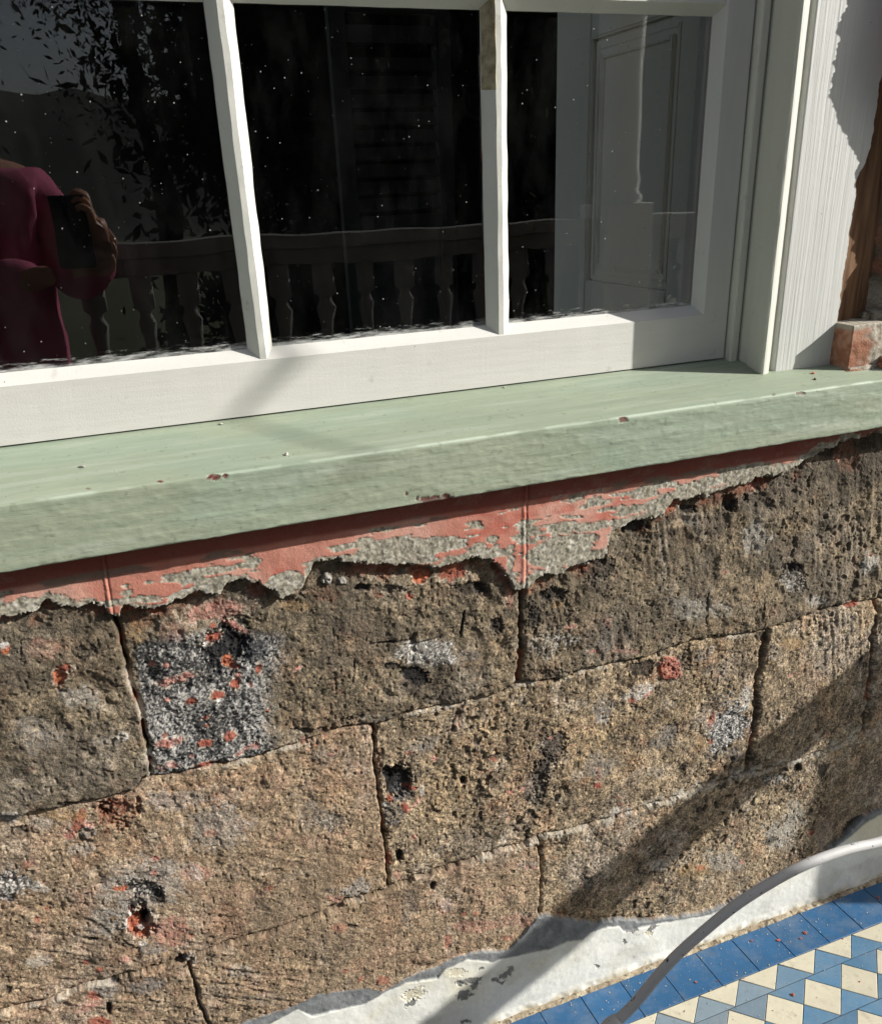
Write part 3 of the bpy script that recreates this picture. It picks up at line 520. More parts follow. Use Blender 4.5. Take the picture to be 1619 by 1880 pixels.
for cx, cy, rx, ry, ro, k in [(925,1782,18,7,-.6,0),(860,1795,26,6,-.1,0),(868,1803,12,7,0,0),(848,1822,14,9,-.2,0),(905,1795,7,5,0,0),(755,1822,12,9,-.3,0),(760,1820,22,10,-.4,1),(752,1838,12,5,-.5,0),(1155,1702,12,6,0,0),(1190,1700,14,4,-.5,0),(880,1773,6,3,0,0),(1141,1723,3,4,0,0),(1093,1769,2.5,2.5,0,0),(851,1870,10,4,0,0),(835,1778,16,7,0,1),(1185,1708,8,5,0,1),(838,1800,4,4,0,0)]:
    ca, sa = math.cos(ro), math.sin(ro); a = ((Us-cx)*ca + (Vs-cy)*sa)/rx; b = (-(Us-cx)*sa + (Vs-cy)*ca)/ry
    t = sst(1.2, .8, a*a + b*b + w3*2.2 + w2*1.2); CS = mixc(CS, (.20, .20, .19) if k == 0 else (.60, .56, .44), t); HS -= t*.0008
H = H*(1 - ws) + HS*ws; C = C*(1 - ws[..., None]) + CS*ws[..., None]
lab = np.where(ws > .5, 13, np.where(dS > 0, 12, lab))
C = np.clip(C, .012, .92)

Vall = np.stack([X, -H, Z], -1).reshape(-1, 3); Call = C.reshape(-1, 3)
NR, NC = X.shape; F = grid_faces(NR, NC); fl = lab[:-1, :-1].ravel()
BL = ['top left stone block, grey brown and pitted', 'stone block with a charcoal black patch and red paint flakes', 'long olive brown block under the sill at the right', 'brown stone block with a rusty red hole', 'middle stone block with black sooty spots and a red disc', 'ochre block at the right edge crossed by the shadow', 'stone sliver at the far right edge', 'bottom left corner block with tool marks', 'warm brown bottom course block above the grey cement', 'bottom right block crossed by the wide shadow']
for k in range(14):
    sel = F[fl == k]
    if len(sel) == 0: continue
    used, inv = np.unique(sel, return_inverse=True)
    me = np_mesh('relief', Vall[used], inv.reshape(-1, 4), Call[used])
    if k < 10: link('stone_block', me, M_stone, wall, BL[k], smooth=False)
    elif k == 10: link('mortar_joint', me, M_stone, wall, None, False)
    elif k == 11: link('render_coat', me, M_render, wall, 'flaking pink painted render with a broken grey lower edge', False)
    elif k == 12: link('cement_fillet', me, M_render, wall, None, False)
    else: link('skirting', me, M_skirt, wall, 'white painted plaster skirting with chipped grey spots', False)
del Vall, Call, F

# the rest of the wall body round the opening
M_body = M('wall_body_stone'); n1 = M_body.noise(14, 5, .65); n2 = M_body.noise(140, 4, .6)
M_body.base(M_body.ramp(n1, .3, .7, (.10, .08, .055), (.32, .25, .17))); M_body.rough(.95, .2); M_body.bump([(n1, .7, .02), (n2, .7, .004)]); M_body = M_body.m
def slab(bm, *a): add_box(bm, *a)
bm = bmesh.new()
for a in [(-3, 3.2, .022, .60, -1.33, -.365), (-3, -.335, .0, .022, -1.33, -.35), (1.404, 3.2, .0, .022, -1.33, -.35),
          (-3, -.62, .0, .60, -.365, 2.2), (1.50, 3.2, .0, .60, -.365, 2.2), (1.125, 1.50, .03, .60, -.365, .95), (-.62, 1.5, .0, .60, .95, 2.2)]:
    slab(bm, *a)
link('wall_body', bm_mesh(bm), M_body, wall, smooth=False)

# jamb masonry right of the window: left cheek in shade, ragged front arris that throws the wavy shadow
EDGE = [(-.27, 1.128), (-.20, 1.128), (-.15, 1.134), (-.104, 1.150), (-.067, 1.166), (-.051, 1.163), (-.021, 1.146), (.016, 1.130), (.037, 1.121), (.055, 1.124), (.065, 1.123), (.079, 1.115), (.096, 1.093), (.113, 1.076), (.145, 1.057), (.17, 1.055), (.20, 1.057), (.231, 1.054), (.247, 1.066), (.261, 1.060), (.30, 1.075), (.42, 1.06), (.95, 1.07)]
BACK = [(-.27, 1.078), (-.17, 1.078), (-.10, 1.070), (.02, 1.064), (.06, 1.056), (.3, 1.052), (.95, 1.052)]
zj = np.arange(-.275, .60, .0013); kx = np.linspace(0, 1, 60); ex = np.linspace(0, 1, 110)[1:]
Zg = np.repeat(zj[:, None], 60 + 109, 1); xe = np.interp(zj, [e[0] for e in EDGE], [e[1] for e in EDGE])
xe = xe + (fbm(zj, zj*0, 90, 3, 200) - .5)*.010 + np.abs(vnoise(zj, zj*0, 210, 203) - .5)*.013 - .003; xb = np.interp(zj, [e[0] for e in BACK], [e[1] for e in BACK])
Xg = np.concatenate([xb[:, None] + (xe - xb)[:, None]*kx[None]**1.3, xe[:, None] + (1.5 - xe)[:, None]*ex[None]], 1)
Yg = np.concatenate([np.repeat((.075*(1 - kx))[None], len(zj), 0), np.zeros((len(zj), 109))], 1)
S = Xg + Yg*1.7
nz = (fbm(S, Zg, 26, 3, 210) - .5)*.018 + (fbm(S, Zg, 90, 3, 214) - .5)*.014 + (fbm(S, Zg, 300, 2, 217) - .5)*.004
topz = sst(.02, .06, Zg); nz *= (1 - .7*topz)
cheek = np.concatenate([np.ones(60), np.linspace(1, 0, 20), np.zeros(89)])[None]
Yg = Yg - nz*(1 - cheek); Xg = Xg - nz*cheek*(1.0)
Cg = np.zeros(Xg.shape + (3,), np.float32); Cg[:] = (.15, .12, .085)
Cg = mixc(Cg, (.07, .055, .04), sst(.45, .65, fbm(S, Zg, 30, 3, 220))*.8); Cg = mixc(Cg, (.34, .13, .08), sst(.58, .70, fbm(S, Zg, 18, 3, 224))*.5)
Cg = mixc(Cg, (.50, .19, .14), sst(.045, .060, Zg + (fbm(S, Zg, 30, 2, 228) - .5)*.02)); Cg = mixc(Cg, (.22, .10, .07), sst(.02, .05, Zg)*sst(.08, .05, Zg)*.7)
Cg = mixc(Cg, (.36, .33, .28), sst(-.13, -.16, Zg)*.6)
me = np_mesh('jamb', np.stack([Xg, Yg, Zg], -1).reshape(-1, 3), grid_faces(*Xg.shape), Cg.reshape(-1, 3))
link('jamb_masonry', me, M_stone, wall, 'rough dark stone jamb with pink paint at its top right of the window', False)

def lump(name, c, s, mat, parent, colf, seed, sub=5, sq=.45, amp=.08, label=None):
    bm = bmesh.new(); bmesh.ops.create_cube(bm, size=2)
    bmesh.ops.subdivide_edges(bm, edges=bm.edges[:], cuts=2**sub, use_grid_fill=True)
    P = np.array([v.co[:] for v in bm.verts]); ln = np.linalg.norm(P, axis=1)[:, None]; mxn = np.abs(P).max(1)[:, None]
    Q = P/ln*(sq*1.25) + P/mxn*(1 - sq)
    n_ = Q/np.linalg.norm(Q, axis=1)[:, None]
    d = (fbm(P[:, 0] + P[:, 2]*.37, P[:, 1] + P[:, 2]*.81, 1.3, 4, seed) - .5)*amp*2.2 + (fbm(P[:, 0] + P[:, 1]*.5, P[:, 2] - P[:, 1]*.3, 6, 3, seed+5) - .5)*amp
    Q = (Q + n_*d[:, None])*np.array(s) + np.array(c)
    for v, q_ in zip(bm.verts, Q): v.co = q_
    me = bm_mesh(bm)
    at = me.color_attributes.new('Col', 'FLOAT_COLOR', 'POINT'); cc = np.ones((len(Q), 4), np.float32); cc[:, :3] = colf(P, Q); at.data.foreach_set('color', cc.ravel())
    return link(name, me, mat, parent, label, True)
def brickcol(P, Q):
    c = np.zeros((len(P), 3), np.float32); c[:] = (.30, .135, .085)
    c = mixc(c, (.41, .22, .145), sst(.45, .7, fbm(Q[:, 1]*1.0, Q[:, 2], 90, 3, 233)))
    mo = np.maximum(sst(.35, .75, P[:, 0]*.6 - P[:, 1]*.75 + (fbm(Q[:, 0], Q[:, 2], 60, 3, 236) - .5)*1.1 + .05), sst(.72, .92, P[:, 2]))
    mo = np.maximum(mo, sst(-.55, -.8, P[:, 2])*.9)
    mc = np.zeros_like(c); mc[:] = (.36, .32, .26); mc = mixc(mc, (.16, .13, .1), sst(.5, .7, fbm(Q[:, 0], Q[:, 2], 160, 3, 239))*.8); mc = mixc(mc, (.52, .49, .42), sst(.55, .72, fbm(Q[:, 0], Q[:, 2], 220, 3, 242))*.7)
    pk_ = sst(.55, .9, P[:, 0] + (fbm(Q[:, 0], Q[:, 2], 40, 2, 246) - .5))*sst(-.1, -.6, P[:, 2]); mc = mixc(mc, (.52, .24, .17), pk_)
    return c*(1 - mo[:, None]) + mc*mo[:, None]
lump('broken_brick', (1.088, .048, -.2365), (.055, .042, .038), M_brick, wall, brickcol, 300, 5, .16, .05, 'broken orange brick coated with grey mortar at the sill end')
def mcol(P, Q):
    c = np.zeros((len(P), 3), np.float32); c[:] = (.30, .27, .22); return mixc(c, (.10, .08, .06), sst(.5, .7, fbm(Q[:, 0], Q[:, 1], 120, 3, 250)))
lump('mortar_lump', (1.105, .045, -.196), (.020, .022, .010), M_stone, wall, mcol, 310, 4, .7, .15)
lump('mortar_lump', (1.068, .012, -.268), (.035, .010, .008), M_stone, wall, brickcol, 320, 4, .7, .25)
lump('mortar_lump', (1.13, .0, -.262), (.035, .018, .014), M_stone, wall, brickcol, 330, 4, .5, .25)

# ================================================================== window: sill, sash, frame
win = thing('sash_window', 'white painted wooden sash window with a sage green sill and dark glass', 'window')
# sill (top slopes out and down)
sx = np.arange(-.72, 1.46, .0016); prof = []
yf = -.042; zt, zb = -.2722, -.3440; k_ = .155
for y in np.linspace(.165, yf + .003, 90): prof.append((y, zt + k_*(y - yf)))
for a in np.linspace(0, math.pi/2, 8)[1:]: prof.append((yf + .003 - .003*math.sin(a), zt + k_*.003 - .003*(1 - math.cos(a))))
for z in np.linspace(zt - .005, zb + .002, 50): prof.append((yf, z))
for a in np.linspace(0, math.pi/2, 4)[1:]: prof.append((yf + .002*(1 - math.cos(a)), zb + .002 - .002*math.sin(a)))
for y in np.linspace(yf + .006, .04, 12): prof.append((y, zb))
prof = np.array(prof); n = len(prof); arc = np.concatenate([[0], np.cumsum(np.linalg.norm(np.diff(prof, axis=0), axis=1))])
Xs, A = np.meshgrid(sx, arc); Ys = np.repeat(prof[:, 0][:, None], len(sx), 1); Zs = np.repeat(prof[:, 1][:, None], len(sx), 1)
tg = np.gradient(prof, axis=0); tg /= np.linalg.norm(tg, axis=1)[:, None]; nx_, nz_ = tg[:, 1], -tg[:, 0]   # outward (y,z)
front = ((Zs < zt - .004) & (Ys < yf + .001)).astype(float)
d = (fbm(Xs*.16, A, 75, 4, 260) - .5)*.0012*(.4 + front) + (fbm(Xs, A, 12, 3, 264) - .5)*.0008*(.5 + front) + front*np.clip(fbm(Xs*.4, A, 130, 3, 268) - .56, 0, 1)*.0016 + (fbm(Xs, A, 120, 2, 270) - .5)*.0004*front
Ys = Ys + nx_[:, None]*d; Zs = Zs + nz_[:, None]*d
low = sst(.006, 0, Zs - zb)*front; Zs += low*(fbm(Xs, Xs*0, 60, 3, 272) - .5)*.005
Us_, Vs_ = proj(Xs, Ys, Zs)
Cs = np.zeros(Xs.shape + (3,), np.float32); Cs[:] = (.270, .315, .232)
Cs = mixc(Cs, (.31, .345, .25), sst(.4, .7, fbm(Xs*.5, A, 9, 3, 274))*.7); Cs = mixc(Cs, (.265, .33, .255), sst(.5, .7, fbm(Xs*.4, A, 14, 3, 276))*.6)
ed = sst(.0045, .001, np.abs(A - arc[92]))*sst(.42, .6, fbm(Xs*.5, A, 60, 2, 278) + .12*sst(.4, .8, Xs)); Cs = mixc(Cs, (.46, .53, .43), ed*.7)
for cx, cy, rx, ry in [(393,876,11,5),(413,874,5,4),(795,918,32,7),(820,912,12,6),(1143,771,8,5),(746,906,4,3),(1470,722,10,3),(1420,725,4,2),(905,925,5,4),(162,897,6,2),(293,884,5,2)]:
    r_ = ((Us_-cx)/rx)**2 + ((Vs_-cy)/ry)**2 + (fbm(Xs, A, 300, 2, 280) - .5)*2.4
    t = sst(1.2, .8, r_); Cs = mixc(Cs, (.13, .035, .03), t); Ys += nx_[:, None]*(-t*.001)
Cs = mixc(Cs, (.16, .18, .12), sst(.80, .86, fbm(Xs, A, 150, 2, 282))*.5)
Cs = mixc(Cs, (.20, .24, .19), (sst(.006, 0, np.abs(Ys - .112)) + sst(.008, 0, Zs - zb)*front)*sst(.35, .65, fbm(Xs, A, 40, 3, 284))*.5)
Cs = mixc(Cs, (.36, .40, .33), sst(.50, .75, fbm(Xs*.10, A, 90, 4, 286))*.45); Cs = mixc(Cs, (.22, .27, .20), sst(.52, .75, fbm(Xs*.10, A, 130, 3, 288))*.35)
me = np_mesh('sill', np.stack([Xs, Ys, Zs], -1).reshape(-1, 3), grid_faces(*Xs.shape)[:, ::-1], Cs.reshape(-1, 3))
link('window_sill', me, M_sill, win, 'thick sage green painted sill with small dark chips', False)

sash = thing('sash', None, None); del_keys = None; sash.parent = win
YS, YG = .112, .128                      # sash face, glass plane
def rail_place(a, b, t): return (t, a, b)      # a=y b=z along x
xsr = np.linspace(-.455, .892, 180)
loft('bottom_rail', [(YS, -.2460), (YS, -.1795), (YG - .001, -.167), (YG + .004, -.165), (.152, -.165), (.152, -.2460)], xsr, rail_place, M_wH, sash, .00012, 400, 'wide white bottom rail half in shadow')
zsr = np.linspace(-.2459, .955, 160)
loft('stile', [(.892, YS), (.850, YS), (.8375, YG - .001), (.836, YG + .004), (.836, .152), (.892, .152)], zsr, lambda a, b, t: (a, b, t), M_wV, sash, .0002, 410)
loft('stile', [(-.455, YS), (-.413, YS), (-.40, YG - .001), (-.398, YG + .004), (-.398, .152), (-.455, .152)], zsr, lambda a, b, t: (a, b, t), M_wV, sash, .0004, 415)
for c, s_, hw in ((-.131, 420, .016), (.1945, 430, .0158), (.5205, 440, .0175)):
    loft('glazing_bar', [(c - hw, YG - .001), (c - .0035, YS + .0015), (c + .0035, YS + .0012), (c + hw, YG - .001), (c + hw*.9, YG + .005), (c + .006, .150), (c - .006, .150), (c - hw*.9, YG + .005)],
         np.linspace(-.1785, .955, 170), lambda a, b, t: (a, b, t), M_putty, sash, .0006, s_)
for zc, s_ in ((.2135, 450), (.585, 455)):
    loft('cross_bar', [(YG - .001, zc - .016), (YS + .002, zc - .004), (YS + .0018, zc + .004), (YG - .001, zc + .016), (YG + .005, zc + .014), (.149, zc + .006), (.149, zc - .006), (YG + .005, zc - .014)],
         np.linspace(-.41, .846, 160), rail_place, M_putty, sash, .0006, s_)
box('top_rail', -.455, .892, YS, .152, .95, 1.0, M_wH, sash)
# khaki stained putty on the left slope of the right bar
q = M('khaki_stained_putty'); f1 = q.noise(90, 4, .6); q.base(q.ramp(f1, .35, .7, (.20, .16, .085), (.40, .35, .23))); q.rough(.5, .4); q.bump([(f1, .6, .002)]); M_khaki = q.m
loft('stained_putty', [(.5035, YG - .0022), (.5165, YS + .0002), (.5180, YS + .0020), (.5045, YG + .001)], np.linspace(.098, .56, 90), lambda a, b, t: (a, b, t), M_khaki, sash, .0007, 470, 'khaki brown stain on the bar',
     edgef=lambda j, a, b, t: (a, b + (.004*max(0, (.118 - t)/.02)), t)[:2])
# glass panes
pe = [(-.40, -.146), (-.116, .1795), (.2095, .5035), (.5375, .838)]
for r_, (z0, z1) in enumerate([(-.1665, .1985), (.2285, .570), (.60, .95)]):
    for i, (x0, x1) in enumerate(pe):
        bm = bmesh.new(); add_box(bm, x0, x1, YG, YG + .003, z0, z1); link('glass_pane', bm_mesh(bm), M_glass, sash, smooth=False)

# frame round the sash
frame = thing('frame', None, None); frame.parent = win
box('parting_bead', .8955, .9095, .100, .150, -.256, 1.0, M_cream, frame, .003)
ts = np.linspace(-.268, .98, 170)
def bead_sec(c, r, k=9): return [(c[0] + r*math.cos(a), c[1] + r*math.sin(a)) for a in np.linspace(math.pi*1.05, math.pi*2.1, k)]
sec = [(.9140, .150), (.9125, .090), (.9115, .079), (.9080, .0760), (.9055, .058), (.9018, .040), (.9008, .0370), (.9014, .0350), (.9035, .0341), (.9070, .0346), (.9110, .0359), (.9160, .0380), (.9180, .0398), (.9186, .047), (.9278, .0475), (.9278, .150)]
loft('jamb_lining', sec, ts, lambda a, b, t: (a, b, t), M_cream, frame, .0003, 500, 'cream jamb lining with a bright rounded bead', smooth=False)
def rag(j, a, b, t):
    if j in (6, 7): a += .0165*float(sst(-.012, .035, np.array([t]))[0]) + (fbm(np.array([t]), np.array([0.]), 70, 3, 520)[0] - .5)*.009
    return a, b
loft('casing_board', [(.9280, .150), (.9280, .0440), (.9288, .0406), (.9305, .0394), (.960, .0392), (1.00, .0392), (1.0355, .0400), (1.0365, .0440), (1.034, .150)], np.linspace(-.2715, .98, 420), lambda a, b, t: (a, b, t), M_board, frame, .0002, 510, 'white board with ribbed weathered grain', edgef=rag)
box('bare_timber_edge', 1.0345, 1.095, .0465, .150, -.272, .98, M_wood, frame, .002, 'bare brown timber strip beside the stone')
box('left_casing', -.62, -.458, .040, .150, -.272, .98, M_cream, frame)
box('head', -.458, .91, .04, .16, 1.0, 1.1, M_cream, frame)
# deep lining behind the sash with its raised panel
lin_ = thing('inner_lining', None, None); lin_.parent = win
XL = .872
def lb(x0, x1, y0, y1, z0, z1, b=.0015): 
    bm = bmesh.new(); add_box(bm, x0, x1, y0, y1, z0, z1); bmesh.ops.bevel(bm, geom=bm.edges[:], offset=b, segments=2, affect='EDGES'); return bm_mesh(bm)
bm = bmesh.new()
for a in [(XL, XL+.03, .153, .245, -.40, 1.1), (XL, XL+.03, .500, .620, -.40, 1.1), (XL, XL+.03, .2452, .4998, -.40, -.158), (XL, XL+.03, .2452, .4998, .225, .33), (XL+.010, XL+.03, .2452, .4998, -.1578, .2248), (XL+.010, XL+.03, .2452, .4998, .3302, 1.1)]: add_box(bm, *a)
bmesh.ops.bevel(bm, geom=bm.edges[:], offset=.003, segments=2, affect='EDGES')
link('panelled_shutter', bm_mesh(bm), M_inner, lin_, 'grey green panelled shutter seen through the right pane', False)
bm = bmesh.new()
for (y0, y1, z0, z1) in ((.2455, .4995, -.1575, .2245),):
    for w_, h_ in ((.010, .002), (.024, .006)):
        add_box(bm, XL+.010-h_, XL+.012, y0+w_, y0+w_+.007, z0+w_, z1-w_); add_box(bm, XL+.010-h_, XL+.012, y1-w_-.007, y1-w_, z0+w_, z1-w_)
        add_box(bm, XL+.0101-h_, XL+.012, y0+w_+.007, y1-w_-.007, z0+w_, z0+w_+.007); add_box(bm, XL+.0101-h_, XL+.012, y0+w_+.007, y1-w_-.007, z1-w_-.007, z1-w_)
bmesh.ops.bevel(bm, geom=bm.edges[:], offset=.0015, segments=2, affect='EDGES')
link('panel_moulding', bm_mesh(bm), M_inner, lin_, None, False)
box('architrave', XL+.03, XL+.10, .153, .60, -.40, 1.1, M_inner, lin_)
box('left_lining', -.55, -.46, .153, .62, -.40, 1.1, M_inner, lin_)
box('window_board', -.46, XL, .166, .62, -.345, -.32, M_inner, lin_)
# room behind; left side left open so added skylight brightens the shutter
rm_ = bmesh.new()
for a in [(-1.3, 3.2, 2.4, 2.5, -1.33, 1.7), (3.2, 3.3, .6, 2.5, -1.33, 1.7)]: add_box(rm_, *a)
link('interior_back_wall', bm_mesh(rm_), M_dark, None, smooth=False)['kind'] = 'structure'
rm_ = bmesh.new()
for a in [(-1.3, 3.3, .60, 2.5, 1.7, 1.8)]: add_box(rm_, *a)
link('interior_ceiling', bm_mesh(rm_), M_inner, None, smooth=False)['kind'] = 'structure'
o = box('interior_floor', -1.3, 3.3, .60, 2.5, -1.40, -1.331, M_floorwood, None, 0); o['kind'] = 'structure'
lv = thing('louvred_door', 'dim louvred door standing inside the dark room behind the middle pane', 'door', (.86, 1.5, -.06))
for a in ((.70, .745), (.985, 1.03)): box('door_stile', a[0], a[1], 1.5, 1.53, -.9, 1.2, M_louv, lv)
for a in ((-.9, -.84), (-.12, -.05), (.36, .40), (1.15, 1.2)): box('door_rail', .7455, .9845, 1.502, 1.528, a[0], a[1], M_louv, lv, .001)
bm = bmesh.new()
for z in np.arange(-.035, 1.14, .042):
    if .33 < z < .40: continue
    vs = [bm.verts.new(p) for p in ((.7455, 1.498, z), (.9845, 1.498, z), (.9845, 1.526, z+.03), (.7455, 1.526, z+.03), (.7455, 1.504, z-.004), (.9845, 1.504, z-.004), (.9845, 1.532, z+.026), (.7455, 1.532, z+.026))]
    for f_ in ((0,1,2,3), (7,6,5,4), (0,4,5,1), (2,6,7,3)): bm.faces.new([vs[i] for i in f_])
link('louvre_slats', bm_mesh(bm), M_louv, lv, None, False)
box('door_panel', .7455, .9845, 1.512, 1.522, -.84, -.12, M_louv, lv, .001)

# ================================================================== floor
ZF = -1.329
o = box('floor_bed', -2.6, 3.0, -1.46, .02, -1.40, ZF - .0016, M_grout, None, 0); o['kind'] = 'structure'
tv, tf, tc = [], [], []
rt = np.random.RandomState(8)
BLUE, MID, CREAM = (.024, .105, .235), (.085, .195, .320), (.60, .56, .435)
def tile(poly, col, var=.12):
    c = np.mean(poly, axis=0); n = len(poly); b = len(tv); dz = rt.uniform(-.0003, .0003); tl = rt.uniform(-.003, .003, 2); g = .00055
    k = 1 + rt.uniform(-var, var)
    P2 = [np.array(p) + (c - np.array(p))/np.linalg.norm(c - np.array(p))*g*1.5 for p in poly]
    P3 = [p + (c - p)/np.linalg.norm(c - p)*.0011 for p in P2]
    for p in P2: tv.append((p[0], p[1], ZF - .0020)); tc.append(tuple(x*k*.8 for x in col))
    for p in P2: tv.append((p[0], p[1], ZF - .0006 + dz)); tc.append(tuple(x*k for x in col))
    for p in P3: tv.append((p[0], p[1], ZF + dz + (p - c) @ tl)); tc.append(tuple(x*k for x in col))
    for r_ in (0, n):
        for i in range(n): tf.append((b + r_ + i, b + r_ + (i+1) % n, b + r_ + n + (i+1) % n, b + r_ + n + i))
    tf.append(tuple(b + 2*n + i for i in range(n)))
x = .846 - .0823*38
while x < 2.9:
    tile([(x, -.1015), (x + .0823, -.1015), (x + .0823, -.019), (x, -.019)], BLUE); x += .0823
def dusty(x): 
    t = float(np.clip((.97 - x)/.2, 0, 1))*.75; return tuple(MID[i]*(1-t) + (.24, .29, .32)[i]*t for i in range(3))
for i in range(-38, 24):      # first strip: cream triangles on the border, blue between
    a = .882 + .0875*i; y0, y1 = -.1022, -.1462
    tile([(a, y0), (a + .043, y1), (a + .0865, y0)], CREAM, .07)
    tile([(a + .0865, y0), (a + .043, y1), (a + .1305, y1)], dusty(a), .13)
yy = -.1472; row = 0
while yy > -1.4:
    off = .9915 if row % 2 == 0 else 1.0265
    for i in range(-40, 25):
        c = off + .0842*i; h = .0421; ym = yy - .0430; yb = yy - .0860
        tile([(c - h, ym), (c, yb), (c + h, ym), (c, yy)], CREAM, .07)
        tile([(c, yy), (c + h, ym), (c + 2*h, yy)], dusty(c) if row == 0 else MID, .14); tile([(c + h, ym), (c, yb), (c + 2*h, yb)], MID, .14)
    yy -= .0872; row += 1
me = bpy.data.meshes.new('tiles'); me.from_pydata(tv, [], tf); me.update()
at = me.color_attributes.new('Col', 'FLOAT_COLOR', 'POINT'); cc = np.ones((len(tv), 4), np.float32); cc[:, :3] = np.array(tc); at.data.foreach_set('color', cc.ravel())
bm = bmesh.new(); bm.from_mesh(me); me2 = bm_mesh(bm)
link('tiled_floor', me2, M_tile, None, None, False)['kind'] = 'structure'
# sandy mortar line between skirting and tiles
xm = np.arange(-.4, 1.6, .0012); ym_ = np.linspace(.004, -.0215, 20); Xm, Ym = np.meshgrid(xm, ym_)
Zm = ZF + .0012 + (fbm(Xm, Ym, 120, 3, 600) - .5)*.003 + sst(-.008, 0, Ym)*.004 - sst(-.017, -.021, Ym + (fbm(Xm, Ym*0, 60, 3, 604) - .5)*.008)*.004
Cm = np.zeros(Xm.shape + (3,), np.float32); Cm[:] = (.33, .27, .19); Cm = mixc(Cm, (.48, .42, .31), sst(.45, .7, fbm(Xm, Ym, 90, 3, 606))); Cm = mixc(Cm, (.14, .11, .08), sst(.6, .75, fbm(Xm, Ym, 160, 2, 609)))
me = np_mesh('mortar', np.stack([Xm, Ym, Zm], -1).reshape(-1, 3), grid_faces(*Xm.shape)[:, ::-1], Cm.reshape(-1, 3))
link('floor_mortar_line', me, M_mortar_f, None, None, False)['kind'] = 'structure'

# crumbs
def crumb(name, p, s, mat, label, cat, group=None, seed=0, flat=.5):
    bm = bmesh.new(); bmesh.ops.create_icosphere(bm, subdivisions=2, radius=1); r = random.Random(seed)
    ph = [r.uniform(0, 6) for _ in range(6)]; sx_, sy_ = r.uniform(.7, 1.3), r.uniform(.6, 1)
    for v in bm.verts:
        k = 1 + .22*math.sin(v.co.x*2.3 + ph[0]) + .2*math.sin(v.co.y*3.1 + ph[1]) + .15*math.sin(v.co.z*2.7 + v.co.x*3 + ph[2])
        v.co = Vector((v.co.x*sx_*k, v.co.y*sy_*k, v.co.z*flat*k))*s
    bmesh.ops.rotate(bm, verts=bm.verts[:], cent=(0, 0, 0), matrix=Matrix.Rotation(r.uniform(0, 6), 3, 'Z'))
    o = link(name, bm_mesh(bm), mat, None, None, False); o.location = p; return tag(o, label, cat, group)
GR = 'red render crumbs scattered on the tiles'
z7 = lambda a, b: (1219 + a/4.0475, 1500 + b/4.0475)
for i, (a, b, s_, lb_) in enumerate([(850, 922, .0036, 'largest red crumb on the blue border tiles, left of a close pair'), (1047, 868, .0031, 'upper crumb of the close red pair on the blue border'),
    (1012, 905, .0024, 'lower crumb of the close red pair on the blue border'), (650, 925, .0026, 'red crumb on the blue border just left of the largest crumb'),
    (1590, 605, .0028, 'red crumb at the right edge near the shaded border tile'), (1328, 910, .0020, 'red crumb on the border edge by a cream triangle'),
    (235, 1232, .0025, 'red crumb on the blue border tile nearest the curved tube'), (397, 1223, .0016, 'tiny pink crumb on a border tile joint above a cream triangle'),
    (955, 1325, .0032, 'dark red crumb on the blue triangle between cream diamonds'), (1452, 1230, .0018, 'small red crumb in the middle of a cream diamond'), (588, 1203, .0018, 'small red crumb at the tip where two cream triangles meet')]):
    p = on_z(*z7(a, b), ZF); crumb('render_crumb', (p[0], p[1], ZF + s_*.35), s_, M_crumb, lb_, 'crumb', GR, i)
p = on_y(1493, 686, 0); 
def on_sill(u, v):
    d = ray(u, v); t = (zt - k_*(-(1) - yf)*-1*0 - 0)/d[2] if False else None
    # plane z = zt + k*(y-yf)
    t = (zt + k_*(-1.0 - yf))/(d[2] - k_*d[1]); return CAM + d*t
for i, (u, v, s_, m_, lb_) in enumerate([(1493, 686, .0034, M_crumb, 'pink render flake on the sill below the ribbed board'), (1496, 697, .0028, M_wood, 'brown dry flake on the sill under the pink one'),
    (150, 858, .0034, M_crumbw, 'pale clump of grit on the sill at the far left'), (405, 779, .0026, M_crumbw, 'white paint chip against the foot of the sash rail'), (526, 835, .0034, M_crumbw, 'slim white splinter lying mid sill'),
    (925, 712, .0026, M_crumbw, 'pale grain by the sash under the right glazing bar')]):
    p = on_sill(u, v); crumb('paint_chip', (p[0], p[1], p[2] + s_*.3), s_, m_, lb_, 'paint chip', None, 40 + i, .45)
# fine grit nobody could count
gb = bmesh.new(); r = random.Random(3)
def grain(p, s_):
    M4 = Matrix.Translation(p) @ Matrix.Rotation(r.uniform(0, 3), 4, 'Z') @ Matrix.Diagonal((s_*r.uniform(.7, 1.4), s_*r.uniform(.7, 1.2), s_*.6, 1)); bmesh.ops.create_icosphere(gb, subdivisions=1, radius=1, matrix=M4)
for _ in range(420): grain((r.uniform(.55, 1.4), -abs(r.gauss(0, .12)) - .008, ZF + .0005), r.choice((.0004, .0006, .0006, .0009, .0013)))
for _ in range(150):
    y = r.uniform(-.025, .10); grain((r.uniform(-.15, 1.1), y, zt + k_*(y - yf) + .0004), r.choice((.0003, .0004, .0005, .0008)))
tag(link('grit', bm_mesh(gb), M_crumbw, None, None, False), 'fine pale grit scattered over the tiles and the sill', 'grit', kind='stuff')

# ================================================================== curved steel tube in front of the wall
hoop = thing('metal_hoop', 'curved grey steel tube with chipped paint arching over the tiles', 'metal hoop', (.35, -.45, ZF))
yh = -.45
px_path = [(1130,1877),(1161,1849),(1191,1812),(1221,1776),(1252,1745),(1285,1716),(1330,1678),(1361,1655),(1392,1635),(1441,1606),(1478,1588),(1515,1573),(1565,1557),(1619,1547)]
pts = [Vector(on_y(u, v, yh)) for u, v in px_path]
